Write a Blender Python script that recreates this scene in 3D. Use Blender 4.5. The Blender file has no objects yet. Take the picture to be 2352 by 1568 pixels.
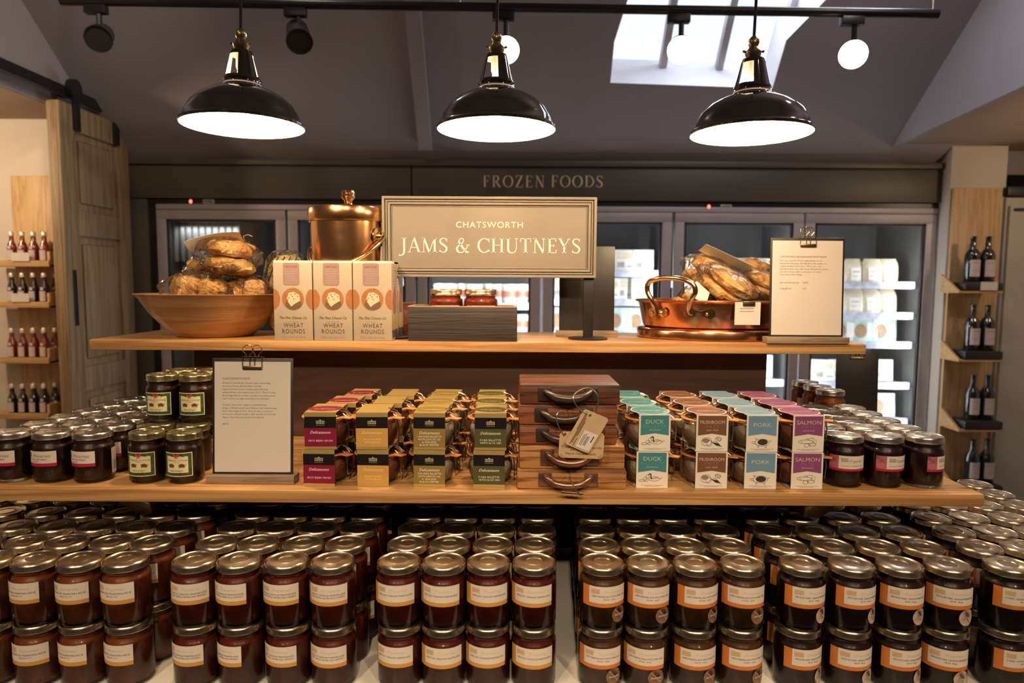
import bpy, bmesh, math, random
from mathutils import Vector, Matrix, Euler, noise
random.seed(7)
SC = bpy.context.scene
COL = SC.collection
R = math.radians
PI = math.pi
# ------------------------------------------------------------------ camera
EYE = 1.5
PITCH, ROLL = 4.9, 0.35
cam_d = bpy.data.cameras.new('camera'); cam = bpy.data.objects.new('camera', cam_d); COL.objects.link(cam)
cam_d.sensor_width = 36; cam_d.lens = 24; cam_d.clip_start = .05
CM = Matrix.Rotation(R(90-PITCH), 4, 'X') @ Matrix.Rotation(R(ROLL), 4, 'Z')
cam.matrix_world = Matrix.Translation((0, 0, EYE)) @ CM
cam_d.dof.use_dof = True; cam_d.dof.focus_distance = 1.22; cam_d.dof.aperture_fstop = 4.5
SC.camera = cam
F = 1568.0
def ray(px, py): return CM.to_3x3() @ Vector(((px-1176)/F, -(py-784)/F, -1))
def P(px, py, Y):
    d = ray(px, py); s = Y/d.y; return Vector((d.x*s, Y, EYE+d.z*s))
def ZP(px, py, z):
    d = ray(px, py); s = (z-EYE)/d.z; return Vector((d.x*s, d.y*s, z))
# ------------------------------------------------------------------ world, exposure, lights
W = bpy.data.worlds.new('sky'); SC.world = W; W.use_nodes = True
bg = W.node_tree.nodes['Background']; bg.inputs[0].default_value = (.80, .88, 1, 1); bg.inputs[1].default_value = 1.15
SC.view_settings.view_transform = 'Standard'; SC.view_settings.look = 'None'
SC.view_settings.gamma = 1; SC.view_settings.exposure = 0.22; SC.view_settings.use_curve_mapping = False
SC.cycles.use_denoising = True
SC.cycles.max_bounces = 10; SC.cycles.transparent_max_bounces = 24
SC.cycles.caustics_reflective = False; SC.cycles.caustics_refractive = False
SC.cycles.sample_clamp_indirect = 4
WARM = (1, .70, .40)
def aim(o, t): o.rotation_euler = (Vector(t)-Vector(o.location)).to_track_quat('-Z', 'Y').to_euler()
def spot(loc, tgt, e, ang=70, col=WARM, rad=.05, blend=.6):
    l = bpy.data.lights.new('spot_light', 'SPOT'); l.energy = e; l.spot_size = R(ang); l.spot_blend = blend; l.color = col; l.shadow_soft_size = rad
    o = bpy.data.objects.new('spot_light', l); o.location = loc; COL.objects.link(o); aim(o, tgt); return o
def area(loc, tgt, e, sx, sy, col=(1, 1, 1)):
    l = bpy.data.lights.new('area_light', 'AREA'); l.shape = 'RECTANGLE'; l.size = sx; l.size_y = sy; l.energy = e; l.color = col
    o = bpy.data.objects.new('area_light', l); o.location = loc; COL.objects.link(o); aim(o, tgt); return o
def point(loc, e, rad=.03, col=WARM):
    l = bpy.data.lights.new('point_light', 'POINT'); l.energy = e; l.color = col; l.shadow_soft_size = rad
    o = bpy.data.objects.new('point_light', l); o.location = loc; COL.objects.link(o); return o
# customers' side track spots of the shop, above and behind the photographer
for x_ in (-1.0, 0, 1.0): spot((x_, -1.25, 2.85), (x_*.55, 1.02, .95), 118, 46, (1, .75, .49), .045, 1)
for x_, y_, e_ in ((-1.4, .2, 6), (1.2, .2, 6), (-.9, 2.5, 4), (1.5, 1.7, 13)): point((x_, y_, 3.1), e_, .06, (1, .82, .70))  # added fill bulbs under the roof for ambient light, no fittings modelled
point((2.75, 2.9, 2.1), 7, .05, (1, .74, .48))
point((-2.75, 2.7, 2.18), 26, .06, (1, .76, .48))
spot((-.9, 1.6, 3.0), (-2.2, 2.9, 2.75), 42, 70, (1, .82, .62), .06, 1)  # added unseen spot that brightens the upper left wall
spot((-.4, .9, 2.9), (-2.13, 3.5, 1.3), 34, 60, (1, .80, .55), .06, 1)  # added unseen spot that lifts the light on the barn door
# daylight falling through the skylight
area((1.25, 3.0, 2.95), (1.0, 2.3, 0), 26, .9, .6, (.80, .85, 1))
# ------------------------------------------------------------------ materials
def nt(name):
    m = bpy.data.materials.new(name); m.use_nodes = True; t = m.node_tree
    return m, t, t.nodes['Principled BSDF']
def inp(b, k, v):
    if k in b.inputs: b.inputs[k].default_value = v
def mat(name, c, rough=.5, metal=0, coat=0, em=None, es=0, var=.12, vs=12, bump=0, bs=60, spec=.5, sss=0):
    m, t, b = nt(name)
    inp(b, 'Roughness', rough); inp(b, 'Metallic', metal); inp(b, 'Coat Weight', coat); inp(b, 'Coat Roughness', .04); inp(b, 'Specular IOR Level', spec)
    tc = t.nodes.new('ShaderNodeTexCoord')
    if var:
        n = t.nodes.new('ShaderNodeTexNoise'); n.inputs['Scale'].default_value = vs; n.inputs['Detail'].default_value = 3
        t.links.new(tc.outputs['Object'], n.inputs['Vector'])
        r = t.nodes.new('ShaderNodeValToRGB'); r.color_ramp.elements[0].position = .3; r.color_ramp.elements[1].position = .7
        r.color_ramp.elements[0].color = (*[x*(1-var) for x in c], 1); r.color_ramp.elements[1].color = (*[min(1, x*(1+var)) for x in c], 1)
        t.links.new(n.outputs[0], r.inputs[0]); t.links.new(r.outputs[0], b.inputs['Base Color'])
    else: inp(b, 'Base Color', (*c, 1))
    if em: inp(b, 'Emission Color', (*em, 1)); inp(b, 'Emission Strength', es)
    if bump:
        n2 = t.nodes.new('ShaderNodeTexNoise'); n2.inputs['Scale'].default_value = bs; t.links.new(tc.outputs['Object'], n2.inputs['Vector'])
        bp = t.nodes.new('ShaderNodeBump'); bp.inputs['Strength'].default_value = bump; bp.inputs['Distance'].default_value = .01
        t.links.new(n2.outputs[0], bp.inputs['Height']); t.links.new(bp.outputs[0], b.inputs['Normal'])
    return m
def wood(name, c1, c2, sc=(1.2, 22, 22), rough=.5, knots=None, bump=.15, coat=0):
    m, t, b = nt(name)
    inp(b, 'Roughness', rough); inp(b, 'Coat Weight', coat)
    tc = t.nodes.new('ShaderNodeTexCoord'); mp = t.nodes.new('ShaderNodeMapping'); mp.inputs['Scale'].default_value = sc
    t.links.new(tc.outputs['Object'], mp.inputs['Vector'])
    n = t.nodes.new('ShaderNodeTexNoise'); n.inputs['Scale'].default_value = 1.6; n.inputs['Detail'].default_value = 6; n.inputs['Distortion'].default_value = .7
    t.links.new(mp.outputs[0], n.inputs['Vector'])
    w = t.nodes.new('ShaderNodeMath'); w.operation = 'MULTIPLY'; w.inputs[1].default_value = 7
    f = t.nodes.new('ShaderNodeMath'); f.operation = 'PINGPONG'; f.inputs[1].default_value = 1
    t.links.new(n.outputs[0], w.inputs[0]); t.links.new(w.outputs[0], f.inputs[0])
    r = t.nodes.new('ShaderNodeValToRGB'); r.color_ramp.elements[0].color = (*c1, 1); r.color_ramp.elements[1].color = (*c2, 1)
    r.color_ramp.elements[0].position = .05; r.color_ramp.elements[1].position = .8
    t.links.new(f.outputs[0], r.inputs[0])
    out = r.outputs[0]
    if knots:
        v = t.nodes.new('ShaderNodeTexVoronoi'); v.inputs['Scale'].default_value = 1
        mp2 = t.nodes.new('ShaderNodeMapping'); mp2.inputs['Scale'].default_value = knots; t.links.new(tc.outputs['Object'], mp2.inputs['Vector']); t.links.new(mp2.outputs[0], v.inputs['Vector'])
        k = t.nodes.new('ShaderNodeValToRGB'); k.color_ramp.elements[0].position = .04; k.color_ramp.elements[0].color = (.45, .28, .18, 1); k.color_ramp.elements[1].position = .09; k.color_ramp.elements[1].color = (1, 1, 1, 1)
        t.links.new(v.outputs['Distance'], k.inputs[0])
        mx = t.nodes.new('ShaderNodeMix'); mx.data_type = 'RGBA'; mx.blend_type = 'MULTIPLY'; mx.inputs[0].default_value = 1
        t.links.new(out, mx.inputs[6]); t.links.new(k.outputs[0], mx.inputs[7]); out = mx.outputs[2]
    t.links.new(out, b.inputs['Base Color'])
    bp = t.nodes.new('ShaderNodeBump'); bp.inputs['Strength'].default_value = bump; bp.inputs['Distance'].default_value = .003
    t.links.new(f.outputs[0], bp.inputs['Height']); t.links.new(bp.outputs[0], b.inputs['Normal'])
    return m
def clear(name, tint=(1, 1, 1), gl=.06, rough=.03, bump=0, bs=40, edge=.55):
    """thin clear sheet or glass wall: transparent with a fresnel gloss"""
    m = bpy.data.materials.new(name); m.use_nodes = True; t = m.node_tree; t.nodes.clear()
    o = t.nodes.new('ShaderNodeOutputMaterial'); mx = t.nodes.new('ShaderNodeMixShader'); tr = t.nodes.new('ShaderNodeBsdfTransparent'); g = t.nodes.new('ShaderNodeBsdfGlossy')
    tr.inputs[0].default_value = (*tint, 1); g.inputs['Roughness'].default_value = rough
    lw = t.nodes.new('ShaderNodeFresnel'); lw.inputs[0].default_value = 1.38
    mr = t.nodes.new('ShaderNodeMapRange'); mr.inputs['To Min'].default_value = gl; mr.inputs['To Max'].default_value = edge
    t.links.new(lw.outputs[0], mr.inputs['Value']); t.links.new(mr.outputs[0], mx.inputs[0])
    t.links.new(tr.outputs[0], mx.inputs[1]); t.links.new(g.outputs[0], mx.inputs[2]); t.links.new(mx.outputs[0], o.inputs[0])
    if bump:
        tc = t.nodes.new('ShaderNodeTexCoord'); n = t.nodes.new('ShaderNodeTexNoise'); n.inputs['Scale'].default_value = bs; n.inputs['Detail'].default_value = 4; n.inputs['Distortion'].default_value = 2
        t.links.new(tc.outputs['Object'], n.inputs['Vector']); bp = t.nodes.new('ShaderNodeBump'); bp.inputs['Strength'].default_value = bump; bp.inputs['Distance'].default_value = .02
        t.links.new(n.outputs[0], bp.inputs['Height']); t.links.new(bp.outputs[0], g.inputs['Normal']); t.links.new(bp.outputs[0], lw.inputs['Normal'])
    return m
M = {}
M['wall'] = mat('wall_paint', (.285, .25, .265), .8, var=.06, vs=2)
M['wallwarm'] = mat('cream_wall_paint', (.62, .55, .48), .8, var=.05, vs=2)
M['soffit'] = mat('soffit_paint', (.30, .21, .15), .8, var=.06, vs=2)
M['floor'] = mat('stone_floor', (.16, .13, .11), .5, var=.2, vs=3)
M['fascia'] = mat('olive_fascia_paint', (.085, .072, .055), .45, var=.06, vs=3)
M['black'] = mat('black_paint', (.012, .011, .012), .35, var=.1)
M['blackmetal'] = mat('black_enamel', (.010, .009, .008), .12, coat=.6, var=.1)
M['blackgrille'] = mat('black_grille', (.02, .018, .018), .5)
M['alu'] = mat('grey_aluminium', (.46, .41, .41), .45, .15, var=.05)
M['gasket'] = mat('rubber_gasket', (.03, .03, .03), .6)
M['frzin'] = mat('freezer_liner', (.16, .165, .16), .5, var=.04)
M['frzdark'] = mat('freezer_liner_unlit', (.06, .065, .06), .5, var=.1)  # darker copy of the liner, its dimness put into the colour
M['frzshelf'] = mat('freezer_shelf', (.22, .22, .23), .5)
M['rail'] = mat('price_rail', (.50, .54, .68), .4, var=.25, vs=25)
M['packw'] = mat('white_pack', (.85, .84, .80), .4, var=.08, vs=25)
M['packc'] = mat('cream_pack', (.72, .64, .48), .45, var=.2, vs=25)
M['packt'] = mat('teal_pack', (.55, .70, .66), .45, var=.3, vs=18)
M['packb'] = mat('brown_pack', (.42, .27, .15), .5, var=.3, vs=18)
M['packr'] = mat('red_print', (.62, .22, .15), .45)
M['packg'] = mat('grey_label', (.42, .40, .36), .5, var=.3, vs=30)
M['led'] = mat('led_strip', (1, 1, 1), .5, em=(.9, .95, 1), es=5, var=0)
M['redled'] = mat('red_display', (.3, .01, .01), .4, em=(1, .07, .03), es=7, var=0)
M['glow'] = mat('lamp_lens', (1, 1, 1), .5, em=(1, .86, .62), es=14, var=0)
M['bulb'] = mat('lit_bulb', (1, 1, 1), .5, em=(1, .84, .58), es=9, var=0)
M['enamel'] = mat('white_enamel', (.92, .88, .80), .3, coat=.3, var=0)
M['brass'] = mat('aged_brass', (.42, .33, .18), .3, 1, var=.2)
M['gold'] = mat('gold_letter', (.85, .66, .42), .5, 0)
M['pine'] = wood('pine_shelf', (.36, .17, .058), (.58, .325, .125), (1.0, 26, 26), .42, knots=(3.1, 9, 14), coat=.15)
M['panel'] = wood('dark_stained_panel', (.040, .014, .006), (.062, .024, .010), (1.4, 20, 9), .6)
M['doorwood'] = wood('grey_aged_door', (.215, .138, .068), (.325, .22, .12), (30, 30, 1.2), .6)
M['rackwood'] = wood('rack_board', (.50, .31, .14), (.64, .43, .22), (24, 24, 1.5), .5)
M['traywood'] = wood('tray_wood', (.46, .26, .10), (.60, .36, .15), (2, 30, 30), .5)
M['bowl'] = wood('turned_bowl_wood', (.42, .21, .085), (.56, .31, .135), (1.2, 1.2, 22), .38, coat=.25)
M['riser'] = wood('dark_crate_wood', (.014, .009, .009), (.024, .016, .015), (1.5, 40, 60), .6, bump=.2)
M['riseredge'] = wood('crate_edge_wood', (.42, .24, .11), (.5, .3, .14), (1.5, 40, 60), .5)
M['redwood'] = wood('red_crate_wood', (.16, .035, .018), (.25, .06, .03), (1.5, 40, 60), .5)
M['board1'] = wood('oak_cheese_board', (.17, .058, .018), (.46, .225, .075), (3, 34, 70), .45, bump=.1)
M['board2'] = wood('cherry_cheese_board', (.085, .022, .010), (.27, .085, .032), (3, 34, 70), .45, bump=.1)
M['board3'] = wood('walnut_cheese_board', (.030, .010, .006), (.135, .040, .020), (3, 34, 70), .45, bump=.1)
M['stand'] = wood('greyed_stand_wood', (.20, .14, .085), (.29, .21, .135), (3, 60, 60), .55)
M['marble'] = mat('white_marble_top', (.68, .64, .58), .3, var=.12, vs=5)
M['paper'] = mat('white_paper', (.66, .60, .54), .7, var=.03, vs=8)
M['paperink'] = mat('printed_text', (.17, .12, .10), .8, var=0)
M['board'] = mat('black_clip_board', (.020, .016, .014), .4, var=.1)
M['goldwire'] = mat('gold_clip_wire', (.80, .60, .30), .2, 1, var=0)
M['clip'] = mat('bronze_clip', (.35, .24, .15), .3, 1, var=.1)
M['sign'] = mat('taupe_sign_paint', (.24, .20, .16), .6, var=.03, vs=6)
M['cream'] = mat('cream_letter', (.85, .80, .70), .6, var=0)
M['copper'] = mat('polished_copper', (.90, .47, .21), .20, 1, var=.15, vs=9, bump=.2, bs=11)
M['copperpink'] = mat('worn_copper', (.80, .36, .17), .2, 1, var=.25, vs=12, bump=.15, bs=18)
M['copperbrass'] = mat('brassy_copper', (.80, .52, .25), .16, 1, var=.15, vs=12)
M['cellophane'] = clear('cellophane', (.995, .98, .95), .012, .12, .75, 24, .85)
def baked():
    m, t, b = nt('baked_biscuit'); inp(b, 'Roughness', .7)
    tc = t.nodes.new('ShaderNodeTexCoord'); n = t.nodes.new('ShaderNodeTexNoise'); n.inputs['Scale'].default_value = 26; n.inputs['Detail'].default_value = 5; n.inputs['Roughness'].default_value = .7
    t.links.new(tc.outputs['Object'], n.inputs['Vector']); r = t.nodes.new('ShaderNodeValToRGB'); e0 = r.color_ramp.elements
    e0[0].position = .33; e0[0].color = (.20, .07, .02, 1); e0[1].position = .66; e0[1].color = (.82, .54, .22, 1); x = e0.new(.44); x.color = (.60, .30, .085, 1)
    t.links.new(n.outputs[0], r.inputs[0]); t.links.new(r.outputs[0], b.inputs['Base Color'])
    bp = t.nodes.new('ShaderNodeBump'); bp.inputs['Strength'].default_value = .8; bp.inputs['Distance'].default_value = .006; t.links.new(n.outputs[0], bp.inputs['Height']); t.links.new(bp.outputs[0], b.inputs['Normal']); return m
M['baked'] = baked()
M['bread'] = mat('bread_crumb', (.66, .46, .20), .8, var=.25, vs=60, bump=.9, bs=120)
M['tagw'] = mat('pale_card', (.80, .73, .62), .6, var=.04)
M['kraft'] = mat('kraft_card', (.52, .36, .20), .7, var=.08, vs=60)
M['wire'] = mat('wire', (.75, .68, .58), .25, 1, var=0)
M['steel'] = mat('clasp_steel', (.55, .52, .48), .22, 1, var=0)
M['ironh'] = mat('cast_handle', (.10, .075, .06), .35, .7, var=.3)
M['copperh'] = mat('cast_copper_handle', (.30, .16, .11), .33, .85, var=.3)
M['wheat'] = mat('cream_carton', (.41, .335, .25), .55, var=.03)
M['wheattop'] = mat('carton_top', (.80, .72, .56), .5, var=.03)
M['mauve'] = mat('mauve_print', (.30, .18, .165), .6, var=.04)
M['ink'] = mat('brown_ink', (.10, .05, .035), .7, var=0)
M['biscuit'] = mat('printed_biscuit', (.34, .125, .035), .6, var=.12, vs=60)
M['shadowprint'] = mat('printed_dark', (.13, .07, .04), .6, var=.2)
M['cheese'] = mat('printed_cheese', (.58, .50, .33), .6, var=.06)
M['side'] = mat('printed_side', (.62, .42, .14), .5, var=.1)
M['glass'] = clear('jar_glass', (.97, .97, .95), .018, .045, 0, 40, .75)
M['fglass'] = clear('freezer_glass', (.93, .93, .92), .05, .06, 0, 40, .35)
M['skyglass'] = clear('skylight_glass', (.95, .97, 1), .03, .05, 0, 40, .3)
def lidmat(n, c):
    m, t, b = nt(n); inp(b, 'Metallic', 1); inp(b, 'Roughness', .27); inp(b, 'Base Color', (*c, 1))
    return m
M['lid'] = lidmat('tin_lid', (.62, .52, .38)); M['lids'] = lidmat('silver_lid', (.60, .55, .48)); M['lidg'] = lidmat('gold_lid', (.72, .58, .34))
def jam(n, c): return mat(n, c, .35, spec=.25, var=.4, vs=45)
J = dict(amber=jam('amber_marmalade', (.15, .036, .010)), seville=jam('red_amber_marmalade', (.085, .012, .005)), seedless=jam('deep_red_marmalade', (.070, .007, .005)),
         lime=jam('brown_lime_marmalade', (.060, .024, .008)), dark=jam('black_marmalade', (.018, .007, .006)), mince=jam('dark_mincemeat', (.030, .010, .006)),
         berry=jam('blackcurrant_jam', (.022, .006, .010)), honey=jam('amber_jelly', (.20, .028, .006)), chutney=jam('orange_chutney', (.28, .07, .015)))
M['orange'] = mat('orange_label', (.62, .30, .055), .5, var=.05)
M['deeporange'] = mat('deep_orange_label', (.62, .19, .035), .5, var=.05)
M['white'] = mat('white_label', (.72, .64, .55), .55, var=.03)
M['crimson'] = mat('crimson_label', (.45, .012, .045), .5, var=.05)
M['bluegrey'] = mat('pale_crest', (.62, .42, .24), .6, var=.1)
M['photo'] = mat('fruit_print', (.42, .12, .15), .5, var=.6, vs=90)
M['sticker'] = mat('brown_round_sticker', (.20, .10, .055), .4, var=.5, vs=60)
M['stickerl'] = mat('pale_round_sticker', (.48, .34, .28), .4, var=.4, vs=60)
M['holly'] = mat('holly_green', (.035, .085, .030), .5, var=.5, vs=140)
M['creaml'] = mat('cream_yellow_label', (.74, .66, .36), .5, var=.03)
M['bow'] = mat('red_bow', (.65, .03, .04), .5, var=.1)
M['tartanlid'] = mat('patterned_lid', (.42, .37, .20), .25, .9, var=.65, vs=90)
M['seal'] = mat('orange_rubber', (.72, .26, .07), .5, var=.1)
M['pate'] = mat('pate_filling', (.46, .345, .25), .7, var=.25, vs=30)
M['pater'] = mat('red_pate_filling', (.24, .075, .03), .6, var=.35, vs=30)
M['foilgold'] = mat('gold_card', (.66, .48, .17), .33, .55, var=.05)
M['blackcard'] = mat('black_card', (.008, .006, .007), .35, var=0)
M['crest'] = mat('foil_crest', (.66, .55, .38), .4, .5, var=0)
M['bottle'] = mat('wine_bottle_glass', (.012, .014, .010), .08, coat=1, var=0)
M['rbottle'] = mat('red_sauce', (.22, .02, .012), .15, coat=1, var=.3)
M['bbottle'] = mat('dark_sauce', (.02, .012, .012), .15, coat=1, var=.3)
M['winelabel'] = mat('wine_label', (.60, .50, .50), .6, var=.1)
M['cap'] = mat('pale_cap', (.72, .66, .55), .3, .5)
M['grey'] = mat('grey_ink', (.30, .24, .20), .7, var=0)
M['cupboard'] = mat('pale_cupboard', (.45, .42, .38), .5, var=.03)
M['cord'] = mat('fabric_cord', (.03, .025, .022), .8, var=0)
M['lampblk'] = mat('lamp_black_enamel', (.016, .013, .010), .09, coat=1, var=0)
# ------------------------------------------------------------------ mesh builder
class MB:
    def __init__(s): s.v = []; s.f = []; s.m = []; s.M = Matrix.Identity(4)
    def add(s, vs, fs, mi=0):
        o = len(s.v)
        for v in vs: s.v.append(tuple(s.M @ Vector(v)))
        for f in fs: s.f.append([i+o for i in f]); s.m.append(mi)
    def box(s, x0, x1, y0, y1, z0, z1, mi=0, bev=0):
        if bev:
            bm = bmesh.new(); bmesh.ops.create_cube(bm, size=1)
            for v in bm.verts: v.co = ((x0+x1)/2+v.co.x*(x1-x0), (y0+y1)/2+v.co.y*(y1-y0), (z0+z1)/2+v.co.z*(z1-z0))
            bmesh.ops.bevel(bm, geom=bm.edges[:], offset=bev, segments=2, affect='EDGES', profile=.6)
            bm.verts.index_update(); s.add([v.co[:] for v in bm.verts], [[v.index for v in f.verts] for f in bm.faces], mi); bm.free(); return s
        vs = [(x, y, z) for x in (x0, x1) for y in (y0, y1) for z in (z0, z1)]
        s.add(vs, [(0, 1, 3, 2), (4, 6, 7, 5), (0, 4, 5, 1), (2, 3, 7, 6), (0, 2, 6, 4), (1, 5, 7, 3)], mi); return s
    def lathe(s, prof, n=32, mi=0, cx=0, cy=0, cz=0, skip=None):
        vs = []; fs = []
        for r, z in prof:
            for i in range(n):
                a = 2*PI*i/n; vs.append((cx+r*math.sin(a), cy-r*math.cos(a), cz+z))
        for k in range(len(prof)-1):
            for i in range(n):
                if skip and skip(k, i): continue
                j = (i+1) % n; fs.append((k*n+i, k*n+j, (k+1)*n+j, (k+1)*n+i))
        if prof[0][0] > 1e-6 and prof[0][0] < 0: pass
        s.add(vs, fs, mi); return s
    def tube(s, pts, r, n=8, mi=0, closed=False, cap=True, flat=1):
        pts = [Vector(p) for p in pts]; vs = []; fs = []; L = len(pts); prev = None
        for i, p in enumerate(pts):
            if closed: d = pts[(i+1) % L]-pts[i-1]
            else: d = pts[min(i+1, L-1)]-pts[max(i-1, 0)]
            d.normalize()
            if prev is None: u = d.orthogonal().normalized()
            else: u = (prev-d*prev.dot(d)).normalized()
            prev = u; w = d.cross(u); rr = r[i] if isinstance(r, (list, tuple)) else r
            for k in range(n): a = 2*PI*k/n; vs.append(p+u*rr*math.cos(a)+w*rr*flat*math.sin(a))
        for i in range(L if closed else L-1):
            for k in range(n):
                j = (i+1) % L; fs.append((i*n+k, i*n+(k+1) % n, j*n+(k+1) % n, j*n+k))
        if cap and not closed: fs.append(list(range(n))[::-1]); fs.append([(L-1)*n+k for k in range(n)])
        s.add(vs, fs, mi); return s
    def prism(s, poly, y0, y1, mi=0):
        n = len(poly); vs = [(x, y0, z) for x, z in poly]+[(x, y1, z) for x, z in poly]
        s.add(vs, [list(range(n)), list(range(2*n-1, n-1, -1))]+[(i, n+i, n+(i+1) % n, (i+1) % n) for i in range(n)], mi); return s
    def quad(s, a, b, c, d, mi=0): s.add([a, b, c, d], [(0, 1, 2, 3)], mi); return s
def obj(name, mb, mats, parent=None, smooth=True, ang=38):
    me = bpy.data.meshes.new(name); me.from_pydata(mb.v, [], mb.f)
    if not isinstance(mats, (list, tuple)): mats = [mats]
    for x in mats: me.materials.append(M[x] if isinstance(x, str) else x)
    me.polygons.foreach_set('material_index', mb.m)
    if smooth:
        me.polygons.foreach_set('use_smooth', [True]*len(me.polygons)); me.update(); me.set_sharp_from_angle(angle=R(ang))
    me.update()
    o = bpy.data.objects.new(name, me); COL.objects.link(o)
    if parent: o.parent = parent
    return o
def tag(o, label=None, cat=None, group=None, kind=None):
    if label: o['label'] = label
    if cat: o['category'] = cat
    if group: o['group'] = group
    if kind: o['kind'] = kind
    return o
def thing(name, label, cat, loc=(0, 0, 0), rz=0, group=None, rot=None):
    o = bpy.data.objects.new(name, None); COL.objects.link(o); o.empty_display_size = .02
    o.location = loc; o.rotation_euler = rot if rot else (0, 0, rz); return tag(o, label, cat, group)
def kids(o): return [c for c in COL.objects if c.parent == o]
def record(o):
    """flat description of a thing and its parts, for fast copying"""
    return (o, [(c, [g for g in kids(c)]) for c in kids(o)])
def dup(rec, loc, rz=0, label=None, group=None, only=None, rot=None):
    o, ch = rec; r = o.copy(); COL.objects.link(r); r.location = loc; r.rotation_euler = rot if rot else (0, 0, rz)
    if label: r['label'] = label
    if group: r['group'] = group
    for c, gs in ch:
        if only and c.name.split('.')[0] not in only: continue
        d = c.copy(); COL.objects.link(d); d.parent = r
        for g in gs: e = g.copy(); COL.objects.link(e); e.parent = d
    return r
def struct(name, mb, m, smooth=False):
    return tag(obj(name, mb, m, smooth=smooth), kind='structure')
# ---- flat artwork (labels, signs): u right, v up, small layers, later laid on a plane or wrapped round a jar
_tc = {}
def textmesh(s, shear=0, res=2, sp=1):
    k = (s, shear, res, sp)
    if k not in _tc:
        c = bpy.data.curves.new('t', 'FONT'); c.body = s; c.resolution_u = res; c.shear = shear; c.size = 1; c.align_x = 'CENTER'; c.space_character = sp
        o = bpy.data.objects.new('t', c); COL.objects.link(o)
        me = bpy.data.meshes.new_from_object(o)
        vs = [v.co[:2] for v in me.vertices]; fs = [list(p.vertices) for p in me.polygons]
        bpy.data.objects.remove(o); bpy.data.curves.remove(c); bpy.data.meshes.remove(me)
        w = (min(v[0] for v in vs), max(v[0] for v in vs)) if vs else (0, 1)
        _tc[k] = (vs, fs, w)
    return _tc[k]
T_, t_ = .125, .04
def _ell(cx, cy, rx, ry, a0, a1, n=22):
    pts = []; ws = []
    for i in range(n+1):
        a = R(a0+(a1-a0)*i/n); pts.append((cx+rx*math.cos(a), cy+ry*math.sin(a))); ws.append(t_+(T_-t_)*abs(math.cos(a))**1.5)
    return (pts, ws)
def _spl(pts, ws, n=5):
    o = []; w = []; L = len(pts)
    for i in range(L-1):
        p0, p1, p2, p3 = pts[max(i-1, 0)], pts[i], pts[i+1], pts[min(i+2, L-1)]
        for k in range(n):
            t = k/n; o.append(tuple(.5*((2*p1[j])+(-p0[j]+p2[j])*t+(2*p0[j]-5*p1[j]+4*p2[j]-p3[j])*t*t+(-p0[j]+3*p1[j]-3*p2[j]+p3[j])*t**3) for j in (0, 1)))
            w.append(ws[i]+(ws[i+1]-ws[i])*t)
    o.append(pts[-1]); w.append(ws[-1]); return (o, w)
def L_(x0, y0, x1, y1, w): return ([(x0, y0), (x1, y1)], [w, w])
def S_(x, y, h=.11): return L_(x-h, y, x+h, y, .035)
e = .018
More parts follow.
